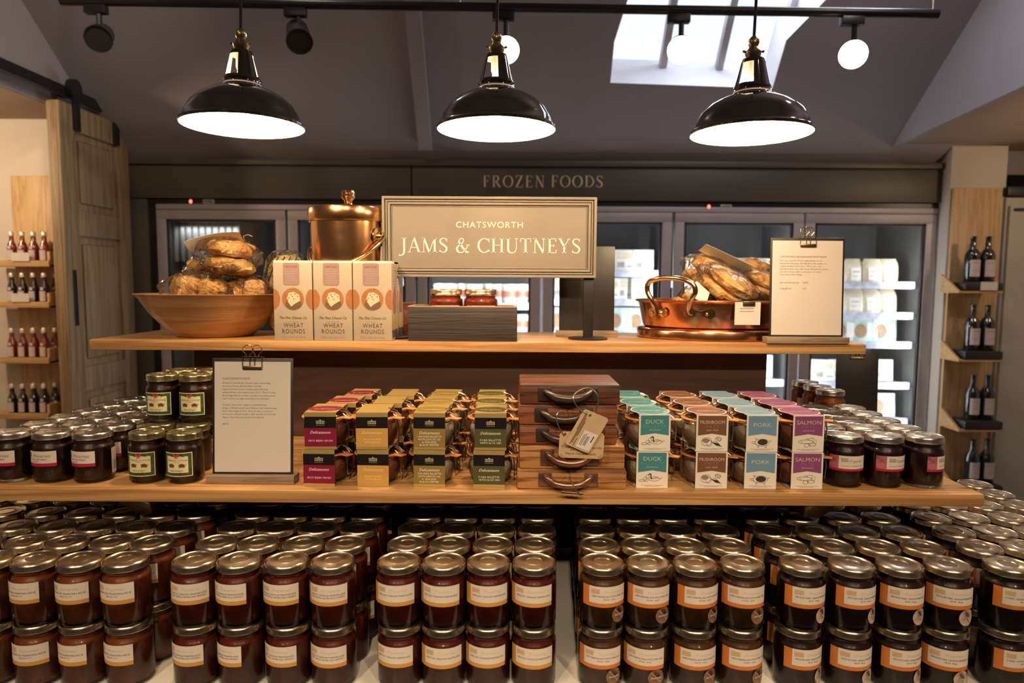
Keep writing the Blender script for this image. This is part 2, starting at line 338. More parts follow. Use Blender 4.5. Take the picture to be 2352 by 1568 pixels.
GL = {
 'A': (.78, [L_(.08, 0, .38, 1, t_), L_(.38, 1, .70, 0, T_), L_(.18, .34, .56, .34, t_), S_(.08, e), S_(.70, e)]),
 'C': (.80, [_ell(.45, .5, .37, .48, 48, 318), L_(.75, .72, .75, .98, t_), L_(.76, .06, .76, .22, t_)]),
 'D': (.84, [L_(.18, 0, .18, 1, T_), _ell(.30, .5, .46, .48, -90, 90), L_(.06, 1-e, .32, 1-e, t_), L_(.06, e, .32, e, t_)]),
 'E': (.68, [L_(.18, 0, .18, 1, T_), L_(.06, 1-e, .58, 1-e, t_), L_(.06, e, .60, e, t_), L_(.18, .52, .44, .52, t_), L_(.57, .78, .57, 1, t_), L_(.60, 0, .60, .24, t_), L_(.44, .42, .44, .62, t_)]),
 'F': (.64, [L_(.18, 0, .18, 1, T_), L_(.06, 1-e, .58, 1-e, t_), S_(.18, e, .13), L_(.18, .52, .44, .52, t_), L_(.57, .78, .57, 1, t_), L_(.44, .42, .44, .62, t_)]),
 'H': (.90, [L_(.19, 0, .19, 1, T_), L_(.71, 0, .71, 1, T_), L_(.19, .52, .71, .52, t_), S_(.19, e, .14), S_(.19, 1-e, .14), S_(.71, e, .14), S_(.71, 1-e, .14)]),
 'J': (.50, [_spl([(.30, 1), (.30, .5), (.30, .1), (.24, -.12), (.08, -.22), (-.04, -.18)], [T_, T_, T_, .09, .05, .09]), S_(.30, 1-e, .14)]),
 'M': (1.06, [L_(.16, 0, .18, 1, t_), L_(.18, 1, .52, 0, T_), L_(.52, 0, .86, 1, t_), L_(.86, 1, .88, 0, T_), S_(.16, e), S_(.88, e, .14), S_(.14, 1-e, .08), S_(.88, 1-e, .1)]),
 'N': (.88, [L_(.17, 0, .17, 1, t_), L_(.17, 1, .72, 0, T_), L_(.72, 0, .72, 1, t_), S_(.17, e), S_(.12, 1-e, .08), S_(.72, 1-e)]),
 'O': (.92, [_ell(.46, .5, .38, .48, 0, 360, 36)]),
 'R': (.80, [L_(.18, 0, .18, 1, T_), _ell(.30, .74, .27, .24, -90, 90), L_(.06, 1-e, .32, 1-e, t_), L_(.18, .5, .32, .5, t_), L_(.36, .5, .68, .02, T_*.9), S_(.18, e, .13), S_(.72, e, .07)]),
 'S': (.62, [_spl([(.52, .78), (.46, .93), (.31, .985), (.15, .91), (.11, .74), (.22, .60), (.38, .48), (.51, .34), (.51, .18), (.42, .05), (.27, .015), (.13, .09), (.08, .24)], [.04, .04, .045, .07, .10, .12, .125, .12, .10, .06, .045, .04, .04]), L_(.525, .75, .525, .98, t_), L_(.08, .02, .08, .26, t_)]),
 'T': (.76, [L_(.38, 0, .38, 1, T_), L_(.06, 1-e, .70, 1-e, t_), L_(.06, .76, .06, 1, t_), L_(.70, .76, .70, 1, t_), S_(.38, e, .14)]),
 'U': (.86, [L_(.18, .3, .18, 1, T_), L_(.70, .3, .70, 1, t_), _spl([(.18, .32), (.20, .14), (.30, .03), (.46, .01), (.62, .08), (.70, .3)], [T_, T_*.9, .08, .05, .045, t_]), S_(.18, 1-e, .14), S_(.70, 1-e)]),
 'Y': (.78, [L_(.10, 1, .38, .45, T_), L_(.68, 1, .38, .45, t_), L_(.38, 0, .38, .48, T_), S_(.38, e, .14), S_(.10, 1-e, .13), S_(.68, 1-e)]),
 'Z': (.72, [L_(.10, .0, .60, 1, T_), L_(.10, 1-e, .62, 1-e, t_), L_(.08, e, .64, e, t_), L_(.10, .78, .10, 1, t_), L_(.64, 0, .64, .24, t_)]),
 '&': (.90, [_spl([(.84, .06), (.74, .02), (.62, .12), (.28, .62), (.22, .80), (.32, .97), (.46, .96), (.50, .82), (.42, .66), (.20, .48), (.08, .28), (.14, .08), (.32, .0), (.52, .08), (.68, .28), (.78, .52)], [.05, .08, .12, .12, .08, .045, .045, .07, .06, .07, .12, .11, .05, .05, .045, .04]), S_(.80, .53, .11)]),
 ' ': (.38, [])}
class Flat:
    def __init__(s): s.v = []; s.f = []; s.m = []
    def _a(s, vs, fs, mi, lay):
        o = len(s.v); s.v += [(u, v, lay) for u, v in vs]
        for f in fs: s.f.append([i+o for i in f]); s.m.append(mi)
    def rect(s, u0, v0, u1, v1, mi=0, lay=0, nu=1, nv=1):
        vs = [(u0+(u1-u0)*i/nu, v0+(v1-v0)*j/nv) for j in range(nv+1) for i in range(nu+1)]
        s._a(vs, [(j*(nu+1)+i, j*(nu+1)+i+1, (j+1)*(nu+1)+i+1, (j+1)*(nu+1)+i) for j in range(nv) for i in range(nu)], mi, lay); return s
    def poly(s, pts, mi=0, lay=0): s._a(pts, [list(range(len(pts)))], mi, lay); return s
    def ell(s, cu, cv, ru, rv, mi=0, lay=0, n=24, jit=0, a0=0, a1=360):
        return s.poly([(cu+ru*math.cos(R(a0+(a1-a0)*i/n))*(1+random.uniform(-jit, jit)), cv+rv*math.sin(R(a0+(a1-a0)*i/n))*(1+random.uniform(-jit, jit))) for i in range(n)], mi, lay)
    def stroke(s, pts, w, mi=0, lay=0):
        L = len(pts); ws = w if isinstance(w, (list, tuple)) else [w]*L; vs = []
        for i, p in enumerate(pts):
            a, b = pts[max(i-1, 0)], pts[min(i+1, L-1)]
            dx, dy = b[0]-a[0], b[1]-a[1]; d = math.hypot(dx, dy) or 1; nx, ny = -dy/d, dx/d
            vs += [(p[0]-nx*ws[i]/2, p[1]-ny*ws[i]/2), (p[0]+nx*ws[i]/2, p[1]+ny*ws[i]/2)]
        s._a(vs, [(2*i, 2*i+2, 2*i+3, 2*i+1) for i in range(L-1)], mi, lay); return s
    def text(s, t, u, v, size, mi=0, lay=0, align='C', shear=0, width=None, res=2, sp=1):
        vs, fs, (a, b) = textmesh(t, shear, res, sp); k = size; kx = size
        if width: kx = width/(b-a)
        off = u-(a+b)/2*kx if align == 'C' else (u-a*kx if align == 'L' else u-b*kx)
        s._a([(x*kx+off, y*k+v) for x, y in vs], fs, mi, lay); return s
    def serif(s, t, u, v, h, mi=0, lay=0, width=None, track=.06):
        tot = sum(GL[c][0]+track for c in t)-track; kx = width/tot if width else h; x = 0; x0 = u-tot*kx/2
        for c in t:
            for pts, ws in GL[c][1]: s.stroke([(x0+(x+a)*kx, v+b*h) for a, b in pts], [w*(kx+h)/2 for w in ws], mi, lay)
            x += GL[c][0]+track
        return s
    def to(s, mb, fn): mb.add([fn(*v) for v in s.v], [], 0); o = len(mb.v)-len(s.v); mb.f += [[i+o for i in f] for f in s.f]; mb.m += s.m; return mb
    def cyl(s, mb, Rr, st=.00022): return s.to(mb, lambda u, v, l: ((Rr+l*st)*math.sin(u/Rr), -(Rr+l*st)*math.cos(u/Rr), v))
    def plane(s, mb, y=0, st=.0003): return s.to(mb, lambda u, v, l: (u, y-l*st, v))
    def top(s, mb, z=0, st=.0003): return s.to(mb, lambda u, v, l: (u, v, z+l*st))
def disc(mb, r, z, n=32, mi=0, cx=0, cy=0, up=True):
    vs = [(cx+r*math.sin(2*PI*i/n), cy-r*math.cos(2*PI*i/n), z) for i in range(n)]
    mb.add(vs, [list(range(n)) if up else list(range(n))[::-1]], mi)
ORD = ['first', 'second', 'third', 'fourth', 'fifth', 'sixth', 'seventh', 'eighth', 'ninth', 'tenth']
# ================================================================== SETTING
XL, XR, YB = -2.2, 3.3, 3.9
SLOPE = .80
ZR0 = P(1176, 371, 3.88).z        # roof meets back fascia
def roofz(y): return ZR0+(3.88-y)*SLOPE
def on_roof(px, py):
    d = ray(px, py); # EYE + s*dz = ZR0+(3.88-s*dy)*SLOPE
    s = (ZR0+3.88*SLOPE-EYE)/(d.z+d.y*SLOPE); return Vector((d.x*s, d.y*s, EYE+d.z*s))
YRIDGE = .9
fl = MB(); fl.box(-4, 4, -3.5, 5, -.06, 0); struct('floor', fl, 'floor')
wb = MB(); wb.box(-4, 3.9, 4.72, 4.8, 0, ZR0+.2); wb.box(XL, XR, 3.91, 4.7, ZR0-.05, 2.5); struct('wall_back', wb, 'wall')
# left wall with opening; the barn door hangs on it
zo = 2.33
wl = MB(); ZT = 5.2
wl.box(XL-.12, XL, -3.5, 1.6, 0, ZT); wl.box(XL-.12, XL, 1.6, 3.60, zo, ZT); wl.box(XL-.12, XL, 3.60, 4.7, 0, ZT)
struct('wall_left', wl, 'wall')
al = MB(); al.box(-4, XL-.12, 3.62, 3.70, 0, zo+.1); al.box(-4.0, -3.92, 1.5, 3.7, 0, zo+.1); al.box(-4, XL-.12, 1.42, 1.5, 0, zo+.1); struct('wall_alcove', al, 'wallwarm')
ac = MB(); ac.box(-4, XL-.10, 1.45, 3.66, zo+.0, zo+.06); ac.box(XL-.119, XL-.001, 1.605, 3.595, zo-.008, zo-.0005); struct('ceiling_alcove', ac, 'soffit')
wr = MB(); wr.box(XR, XR+.1, -3.5, 4.7, 0, ZT); struct('wall_right', wr, 'wallwarm')
wf = MB(); wf.box(-4, 3.9, -3.6, -3.5, 0, ZT); struct('wall_front', wf, 'wall')
# bulkhead on the right: lower ceiling
bA = P(2035, 345, 3.9); bB = P(2352, 198, 2.9); bs_ = (bB.z-bA.z)/1.0; bx_ = (bB.x-bA.x)/1.0
def bhz(y): return bA.z+(3.9-y)*bs_
def bhx(y): return bA.x+(3.9-y)*bx_
bh = MB(); bh.add([(bhx(y), y, bhz(y)+dz) if k == 0 else (XR, y, bhz(y)+dz) for y in (3.9, -3.5) for k in (0, 1) for dz in (0, .06)], [(0, 2, 6, 4), (1, 5, 7, 3), (0, 4, 5, 1), (0, 1, 3, 2), (4, 6, 7, 5), (2, 3, 7, 6)]); struct('ceiling_bulkhead', bh, 'soffit')
bf = MB(); bf.add([(bhx(y)+dx, y, z) for y in (3.9, -3.5) for dx in (-.03, .0) for z in (bhz(y)-.012, ZT)], [(0, 1, 5, 4), (2, 6, 7, 3), (0, 4, 6, 2), (0, 2, 3, 1), (4, 5, 7, 6)]); struct('wall_bulkhead', bf, 'wall')
# sloped roof with the skylight opening
ops = [on_roof(1402, 190), on_roof(1774, 203), on_roof(1806, 92), on_roof(1900, -4), on_roof(1443, -4), on_roof(1411, 96)]
ylo = (ops[0].y+ops[1].y)/2; yhi = (ops[3].y+ops[4].y)/2
def rz(p): return Vector((p.x, p.y, roofz(p.y)))
bm = bmesh.new()
outer = [Vector((XL-.1, 3.93, roofz(3.93))), Vector((2.6, 3.93, roofz(3.93))), Vector((2.6, YRIDGE, roofz(YRIDGE))), Vector((XL-.1, YRIDGE, roofz(YRIDGE)))]
ov = [bm.verts.new(p) for p in outer]; iv = [bm.verts.new(rz(p)) for p in ops]
es = [bm.edges.new((ov[i], ov[(i+1) % 4])) for i in range(4)]+[bm.edges.new((iv[i], iv[(i+1) % 6])) for i in range(6)]
bmesh.ops.triangle_fill(bm, edges=es, use_beauty=True)
bm.verts.index_update(); cl = MB(); cl.add([v.co[:] for v in bm.verts], [[v.index for v in f.verts] for f in bm.faces]); bm.free()
zr = roofz(YRIDGE); cl.quad((XL-.1, YRIDGE, zr), (2.6, YRIDGE, zr), (2.6, -3.5, zr-4.4*SLOPE*.35), (XL-.1, -3.5, zr-4.4*SLOPE*.35))
struct('ceiling', cl, 'wall')
# skylight reveal + glazing set above the slope
NR = Vector((0, SLOPE, 1)).normalized(); DEP = .20
rv = MB(); up = [rz(p)+NR*DEP for p in ops]
for i in range(6):
    j = (i+1) % 6; rv.quad(rz(ops[i]), rz(ops[j]), up[j], up[i])
M['reveal'] = mat('white_reveal_paint', (.86, .86, .88), .6, var=.03)
struct('trim_skylight', rv, 'reveal')
wn = MB(); 
for a, b in (((1513, 205), (1552, -30)), ((1640, 205), (1692, -30)), ((1762, 205), (1832, -30))):
    p = on_roof(*a)+NR*(DEP-.03); q = on_roof(*b)+NR*(DEP-.03)
    # the bars sit higher than the slope: follow the same ray onto the glazing plane
    def up_(px, py):
        d = ray(px, py); c = (ZR0+3.88*SLOPE-EYE)+(DEP-.05)*math.sqrt(1+SLOPE*SLOPE); s = c/(d.z+d.y*SLOPE); return Vector((d.x*s, d.y*s, EYE+d.z*s))
    p = up_(*a); q = up_(*b); wn.tube([p, q], .024, 4)
w1 = struct('window_1', wn, 'alu')
gl = MB(); c = [Vector(x)+NR*.0 for x in up]; gl.add([x[:] for x in c], [list(range(6))]); g = obj('window_pane', gl, 'skyglass', w1, False)
# narrow strip added along the roof slope to show a faint line
rf = MB(); a = on_roof(944, -40); b = on_roof(978, 330); rf.box(-.035, .035, 0, (b-a).length, -.05, .02)
o = struct('trim_roof_strip', rf, 'wall'); o.location = (a.x, a.y, roofz(a.y)); o.rotation_euler = (b-a).to_track_quat('Y', 'Z').to_euler()
# ================================================================== FREEZER WALL
zf0 = ZR0; XF0 = P(343, 500, 3.88).x; XF1 = P(2180, 500, 3.88).x
ztop = P(1176, 461, 3.88).z        # underside of the fascia
sg = thing('fascia', 'dark olive fascia reading FROZEN FOODS above the freezers', 'sign', (0, 3.85, 0))
f = MB(); xs = P(947, 420, 3.88).x
f.box(XL+.01, xs-.004, 0, .04, ztop, zf0-.035, 0, .004); f.box(xs+.004, XF1+.03, 0, .04, ztop, zf0-.035, 0, .004); f.box(XL+.01, XF1+.03, -.02, .04, zf0-.033, zf0, 0, .006); f.box(XL+.01, XF1+.02, .02, .05, ztop+.002, zf0-.04)
obj('panel', f, 'fascia', sg)
for wd, pc_, ww in (('FROZEN', 1180, .345), ('FOODS', 1325, .290)):
    t = Flat(); c = P(pc_, 430, 3.85); t.serif(wd, c.x, c.z, .064, 0, 1, width=ww, track=.14); m = MB(); t.plane(m, -.001); obj('lettering', m, 'gold', sg, False)
su = thing('freezer_surround', 'black surround posts framing the freezer run', 'frame', (0, 3.86, 0))
f = MB(); f.box(XL+.01, XF0, 0, .06, 0, ztop-.002, 0, .004); obj('side_panel', f, 'fascia', su)
f = MB(); f.box(XF1-.0, XF1+.03, 0, .06, 0, ztop-.002, 0, .004); obj('side_panel', f, 'fascia', su)
fz = thing('display_freezer', 'run of glass-door display freezers along the back wall', 'freezer', (0, 0, 0))
zdt = P(1176, 486, 3.9).z; zfr = P(1176, 474, 3.9).z
f = MB(); f.box(XF0+.005, XF1-.002, 3.87, 3.95, zfr, ztop-.004); f.box(XF0+.005, XF0+.04, 3.875, 4.6, .02, zfr); f.box(XF1-.06, XF1-.003, 3.875, 4.6, .02, zfr); f.box(XF0+.02, XF1-.02, 3.875, 4.6, .02, .3); f.box(XF0+.02, XF1-.02, 3.95, 4.6, zfr-.02, zfr+.05)
obj('cabinet', f, 'black', fz)
f = MB(); f.box(P(366, 480, 3.9).x, P(2146, 480, 3.9).x, 3.86, 3.9, zdt-.002, zfr-.001, 0, .004); obj('top_rail', f, 'alu', fz)
f = MB(); f.box(XF0+.03, XF1-.05, 4.5, 4.56, .3, zfr); f.box(XF1-.075, XF1-.061, 3.93, 4.5, .3, zfr-.02); f.box(XF0+.041, XF0+.055, 3.93, 4.5, .3, zfr-.02); obj('liner', f, 'frzin', fz)
f = MB(); f.box(XF0+.04, P(958, 600, 3.9).x, 4.49, 4.499, .3, zfr); obj('unlit_liner', f, 'frzdark', fz)  # sheet before the liner, coloured darker so the left doors look dim
edges = [(366, 660), (665, 955), (960, 1242), (1248, 1541), (1547, 1841), (1845, 2143)]
for i, (a, b) in enumerate(edges):
    xa, xb = P(a, 500, 3.9).x, P(b, 500, 3.9).x; w = .055
    d = MB(); d.box(xa, xb, 3.862, 3.895, zdt-w-.002, zdt-.004, 0, .005); d.box(xa, xb, 3.862, 3.895, .3, .37, 0, .005); d.box(xa, xa+w, 3.863, 3.894, .37, zdt-w, 0, .005); d.box(xb-w, xb, 3.863, 3.894, .37, zdt-w, 0, .005)
    d = obj('door', d, 'alu', fz)
    q = MB(); 
    for x in (xa+w, xb-w-.012): q.box(x, x+.012, 3.868, 3.89, .37, zdt-w)
    q.box(xa+w, xb-w, 3.868, 3.89, zdt-w-.014, zdt-w); obj('gasket', q, 'gasket', d)
    q = MB(); q.box(xa+w, xb-w, 3.878, 3.882, .37, zdt-w-.01); obj('glass_pane', q, 'fglass', d, False)
    # LED uprights between doors
    if i >= 2:
        q = MB(); q.box(xb-.035, xb-.02, 3.91, 3.92, .4, zdt-.1); obj('light_strip', q, 'led', fz)
    if i >= 1:
        q = MB(); q.box(xa-.012, xa+.006, 3.96, 4.5, .3, zfr-.02); obj('divider', q, 'frzshelf', fz)
for px, py in ((440, 463), (1627, 475)):
    c = P(px, py, 3.87); q = MB(); q.box(c.x-.011, c.x+.011, 3.860, 3.87, c.z-.014, c.z+.014, 0, .004); d = obj('display', q, 'black', fz)
    t = Flat(); t.text('8', c.x, c.z-.008, .024, 0, 1, res=1); t.ell(c.x, c.z, .008, .010, 0, 1); q = MB(); t.plane(q, 3.8595); obj('digit', q, 'redled', d, False)
    c = P(px+40, py, 3.87); q = MB(); q.box(c.x-.032, c.x+.032, 3.862, 3.87, c.z-.013, c.z+.013, 0, .003); d = obj('badge', q, 'packg', fz)
    t = Flat()
    for k in range(7): t.rect(c.x-.024+k*.007, c.z-.003, c.x-.020+k*.007, c.z+.004, 0, 1)
    q = MB(); t.plane(q, 3.861); obj('badge_print', q, 'gasket', d, False)
# shelves + price rails per door; contents
levels = {1: [655, 770], 2: [708, 778], 3: [632, 698, 772], 4: [655, 722, 792, 880], 5: [655, 725, 792, 885, 967]}
DN = {0: 'far left', 1: 'second from left', 2: 'third from left', 3: 'fourth from left', 4: 'fifth from left', 5: 'far right'}
def pack_proto(kind):
    t = thing(kind, 'x', 'frozen food', (0, 0, -5)); return t
protos = {}
def mk_pack(key, build):
    mb, ms = build(); o = obj(key, mb, ms, None); protos[key] = o; return o
def b_tub():
    q = MB(); q.lathe([(0, 0), (.030, 0), (.036, .075), (.038, .078), (.038, .088), (.035, .092), (0, .092)], 20, 0); q.lathe([(.0335, .03), (.0360, .060)], 20, 1); return q, ['packw', 'packr']
def b_box():
    q = MB(); q.box(-.052, .052, -.02, .02, 0, .105, 0, .003); t = Flat(); t.rect(-.04, .06, .04, .09, 1, 1); t.rect(-.04, .02, -.005, .045, 2, 1); t.rect(.01, .02, .04, .028, 2, 1); t.plane(q, -.0203); return q, ['packw', 'packc', 'packg']
def b_tray():
    q = MB(); q.box(-.07, .07, -.03, .03, 0, .03, 0, .006); q.lathe([(0, .07), (.02, .068), (.045, .052), (.062, .03)], 14, 1); t = Flat(); t.rect(-.02, .012, .035, .05, 2, 3); t.plane(q, -.056); return q, ['packt', 'packw', 'packw']
def b_bag():
    q = MB(); n = 20; vs = []; prof = [(.80, 0), (.98, .006), (1.0, .03), (1.0, .075), (.96, .098), (.80, .110), (.84, .116)]
    for r_, z_ in prof:
        for i in range(n):
            a = 2*PI*i/n; cx_ = math.copysign(abs(math.sin(a))**.5, math.sin(a)); cy_ = math.copysign(abs(math.cos(a))**.8, math.cos(a)); th = .028*(1 if z_ < .08 else max(.12, (.118-z_)/.04)); vs.append((.048*r_*cx_, -th*cy_, z_))
    q.add(vs, [(k*n+i, k*n+(i+1) % n, (k+1)*n+(i+1) % n, (k+1)*n+i) for k in range(len(prof)-1) for i in range(n)]+[list(range(n))[::-1], [(len(prof)-1)*n+i for i in range(n)]], 0)
    t = Flat(); t.rect(-.026, .012, .026, .072, 1, 1); t.rect(-.018, .05, .018, .055, 2, 2); t.rect(-.018, .03, .010, .033, 2, 2); t.plane(q, -.0285); return q, ['packc', 'packw', 'packg']
def b_sleeve():
    q = MB(); q.box(-.062, .062, -.022, .022, 0, .115, 0, .004); t = Flat(); t.ell(-.02, .05, .03, .035, 1, 1, 16); t.rect(.012, .02, .05, .09, 2, 1); t.plane(q, -.0224); return q, ['packt', 'packb', 'packw']
BLD = dict(ice_cream_tub=b_tub, food_box=b_box, chilled_tray=b_tray, frozen_bag=b_bag, food_sleeve=b_sleeve)
used = set()
def put_pack(key, loc, rz, label, group, cat):
    if key not in protos: mk_pack(key, BLD[key]); o = protos[key]
    else: o = protos[key].copy(); COL.objects.link(o)
    o.scale = (1.22, 1.1, 1.25); o.location = loc; o.rotation_euler = (random.uniform(-.14, -.04), 0, rz); tag(o, label, cat, group)
KD = {1: [('food_box', 6), ('food_box', 6)], 2: [('ice_cream_tub', 8), ('ice_cream_tub', 8)], 3: [('food_box', 6), ('food_box', 6), ('food_sleeve', 5)],
      4: [('frozen_bag', 6), ('food_box', 5), ('food_sleeve', 5), ('food_sleeve', 5)], 5: [('frozen_bag', 6), ('frozen_bag', 6), ('food_sleeve', 5), ('food_box', 5), ('food_sleeve', 5)]}
CATN = dict(ice_cream_tub=('tub', 'white tub with red print'), food_box=('box', 'white and cream food box'), chilled_tray=('tray', 'pale teal tray pack'), frozen_bag=('bag', 'cream bag with white label'), food_sleeve=('carton', 'pale teal picture carton'))
LV = ['top', 'second', 'third', 'fourth', 'lowest']
for i, ys in levels.items():
    a, b = edges[i]; xa, xb = P(a, 500, 3.9).x+.02, P(b, 500, 3.9).x-.02
    for k, py in enumerate(ys):
        z = P(1700, py-6, 4.02).z
        s = MB(); s.box(xa, xb, 4.03, 4.48, z-.012, z); s = obj('shelf', s, 'frzshelf', fz)
        q = MB(); q.box(xa, xb, 4.0, 4.03, z-.030, z+.010, 0, .003)
        obj('price_rail', q, 'rail', s)
        key, n = KD[i][k]; gap = (xb-xa-.10)/n
        for j in range(n):
            x = xa+.05+gap*(j+.5)+random.uniform(-.006, .006)
            put_pack(key, (x, 4.10+random.uniform(0, .03), z+.002), random.uniform(-.12, .12), f'{CATN[key][1]}, {ORD[i]} freezer door from left, {LV[k]} shelf, {ORD[j]} from left', CATN[key][0]+'s on the freezer shelves', CATN[key][0])
# ribs modelled behind the far left door for a reflection in its glass
q = MB(); x0, x1 = P(392, 600, 4.0).x, P(560, 600, 4.0).x; zc0, zc1 = P(400, 600, 4.0).z, P(400, 512, 4.0).z
n = 11
for k in range(n): x = x0+(x1-x0)*k/n; q.lathe([(.016, 0), (.022, (zc1-zc0)*.3), (.018, zc1-zc0)], 8, 0, x, 4.0, zc0)
obj('rib_reflection', q, 'frzin', fz)
for (a, b) in ((1, 8), (2, 26), (3, 25), (4, 25), (5, 22)):
    xa, xb = P(edges[a][0], 500, 3.9).x, P(edges[a][1], 500, 3.9).x
    area((xb-.04, 3.935, 1.1), ((xa+xb)/2-.1, 4.15, 1.1), b*.30, .03, 1.25, (.93, .97, 1))
    area((xa+.04, 3.935, 1.1), ((xa+xb)/2+.1, 4.15, 1.1), b*.30, .03, 1.25, (.93, .97, 1))
area((P(500, 500, 3.9).x, 3.95, 1.8), (P(500, 500, 3.9).x, 4.2, 1.3), 1.0, .5, .04, (.9, .95, 1))
# ================================================================== LEFT: barn door, rail, alcove racks
XD = -2.13
yn = 2.13*F/(1176-150); yf = 2.13*F/(1176-305); 
yn = -XD*F/(1176-150)*1.0; yf = -XD*F/(1176-303)
zt = P(303, 292, yf).z
bd = thing('barn_door', 'aged grey-brown panelled sliding door on a black rail', 'door', (XD, yn, 0))
L = yf-yn; HT = zt
d = MB(); st = .11
d.box(-.045, 0, 0, L, .03, HT, 0, .004)
obj('slab', d, 'doorwood', bd)
d = MB()
zs = [.03, .62, .66, HT-.62, HT-.56, HT]
for (a, b) in ((0, st), (L-st, L)): d.box(0, .014, a, b, .03, HT, 0, .003)
for (a, b) in ((.03, .2), (.95, 1.07), (HT-.62, HT-.50), (HT-.12, HT)): d.box(0, .014, st, L-st, a, b, 0, .003)
for (a, b) in ((.24, .91), (1.11, HT-.66), (HT-.46, HT-.16)): d.box(0, .010, st+.035, L-st-.035, a, b, 0, .008)
obj('panel_moulding', d, 'doorwood', bd)
d = MB(); d.box(.012, .020, .045, .07, 1.28, 1.55, 0, .004); obj('pull_slot', d, 'black', bd)
for y in (.12, L-.12):
    d = MB(); d.box(.012, .03, y-.022, y+.022, HT-.12, HT+.10, 0, .006); d.M = Matrix.Translation((0, y, HT+.08)) @ Matrix.Rotation(R(90), 4, 'Y'); d.lathe([(0, -.0), (.045, 0), (.045, .028), (0, .028)], 20); obj('roller_hanger', d, 'black', bd)
rl = MB(); rl.box(XD-.02, XD-.002, 1.4, yf+.02, HT+.035, HT+.085, 0, .004)
for y in (1.8, 2.6, 3.4): rl.box(XL+.001, XD-.002, y-.02, y+.02, HT+.045, HT+.075)
tag(obj('door_rail', rl, 'black'), 'black steel sliding door rail along the left wall', 'rail')
# alcove rack of sauce bottles
def bottle_sauce(mname):
    t = thing('sauce_bottle', 'x', 'bottle', (0, 0, 0)); q = MB(); q.lathe([(0, 0), (.020, 0), (.022, .004), (.022, .085), (.018, .10), (.011, .115), (.010, .148), (0, .148)], 16); obj('glass_bottle', q, mname, t)
    q = MB(); q.lathe([(.0118, .140), (.0118, .158), (.009, .162), (0, .162)], 14); obj('cap', q, 'cap', t)
    f = Flat(); f.rect(-.016, .02, .016, .07, 0, 2, 6); f.rect(-.008, .075, .008, .09, 0, 1, 3); q = MB(); f.cyl(q, .0222); obj('label', q, 'winelabel', t, False); return t
rk = thing('wall_rack', 'tall pine backboard rack of sauce trays inside the left alcove', 'rack', (0, 3.60, 0))
q = MB(); xa, xb = P(42, 600, 3.6).x, P(122, 600, 3.6).x; ztt = P(60, 403, 3.6).z
q.box(xa-.02, xb+.06, 0, .018, .1, ztt, 0, .006); obj('backboard', q, 'rackwood', rk)
q = MB(); q.box(xb+.045, xb+.075, -.16, 0, .1, ztt-.3); 
recs = {}
for k, (py, mn, nm) in enumerate(((612, 'rbottle', 'red'), (706, 'bbottle', 'dark'), (833, 'rbottle', 'reddish'), (960, 'bbottle', 'black'))):
    z = P(60, py, 3.45).z; xl, xr = P(-45, py, 3.45).x, P(120, py, 3.45).x
    q = MB(); q.box(xl, xr, -.17, -.005, z, z+.012, 0, .002); q.box(xl, xr, -.175, -.163, z, z+.030, 0, .002); q.prism([(0, 0), (1, 0)], 0, 0) if False else None
    q.box(xr-.014, xr, -.165, -.005, z, z+.075, 0, .002)
    obj('tray', q, 'traywood', rk)
    key = mn
    for j in range(7):
        row, c = (0, j) if j < 4 else (1, j-4)
        x = xr-.045-(c)*.0545+(.02 if row else 0)
        if key not in recs:
            b0 = bottle_sauce(mn); recs[key] = record(b0); o = b0; o.location = (x, 3.6-.135+row*.055, z+.0125); o['label'] = ''
        else: o = dup(recs[key], (x, 3.6-.135+row*.055, z+.0125), 0)
        tag(o, f'{nm} sauce bottle, {ORD[c]} from the right in the {"front" if row == 0 else "back"} row on the {["top", "second", "third", "lowest"][k]} alcove tray', 'bottle', 'sauce bottles in the left alcove')
    if k < 2:
        q = MB(); c = P(43, py-22, 3.41); q.box(c.x-.045, c.x+.045, -.001, .001, -.02, .022); o = obj('price_card', q, 'paper', None, False); o.location = (0, 3.42, c.z); tag(o, f'white price card on the {["top", "second"][k]} alcove tray', 'card', 'alcove price cards')
# ================================================================== RIGHT: pillar, rack, wine, cupboard
px0, px1 = P(2183, 420, 3.78).x, P(2311, 420, 3.78).x
q = MB(); q.box(px0, px1, 3.78, 3.88, 0, bA.z+.004); struct('wall_pillar', q, 'wallwarm')
rk = thing('wine_rack', 'pine wall rack with four angled wine trays on the right pillar', 'rack', (0, 3.76, 0))
q = MB(); q.box(px0+.01, px1-.03, 0, .018, .1, P(2250, 432, 3.76).z, 0, .005); obj('backboard', q, 'rackwood', rk)
def wine():
    t = thing('wine_bottle', 'x', 'bottle'); q = MB(); q.lathe([(0, 0), (.034, 0), (.037, .005), (.037, .140), (.031, .16), (.015, .180), (.0135, .232), (.015, .234), (.015, .243), (0, .243)], 22); obj('glass_bottle', q, 'bottle', t)
    f = Flat(); f.rect(-.03, .03, .03, .118, 0, 2, 8); f.rect(-.02, .10, .02, .104, 1, 3, 4); f.rect(-.015, .06, .015, .063, 1, 3, 4); q = MB(); f.cyl(q, .0372); obj('label', q, ['winelabel', 'grey'], t, False); return t
wr_ = None
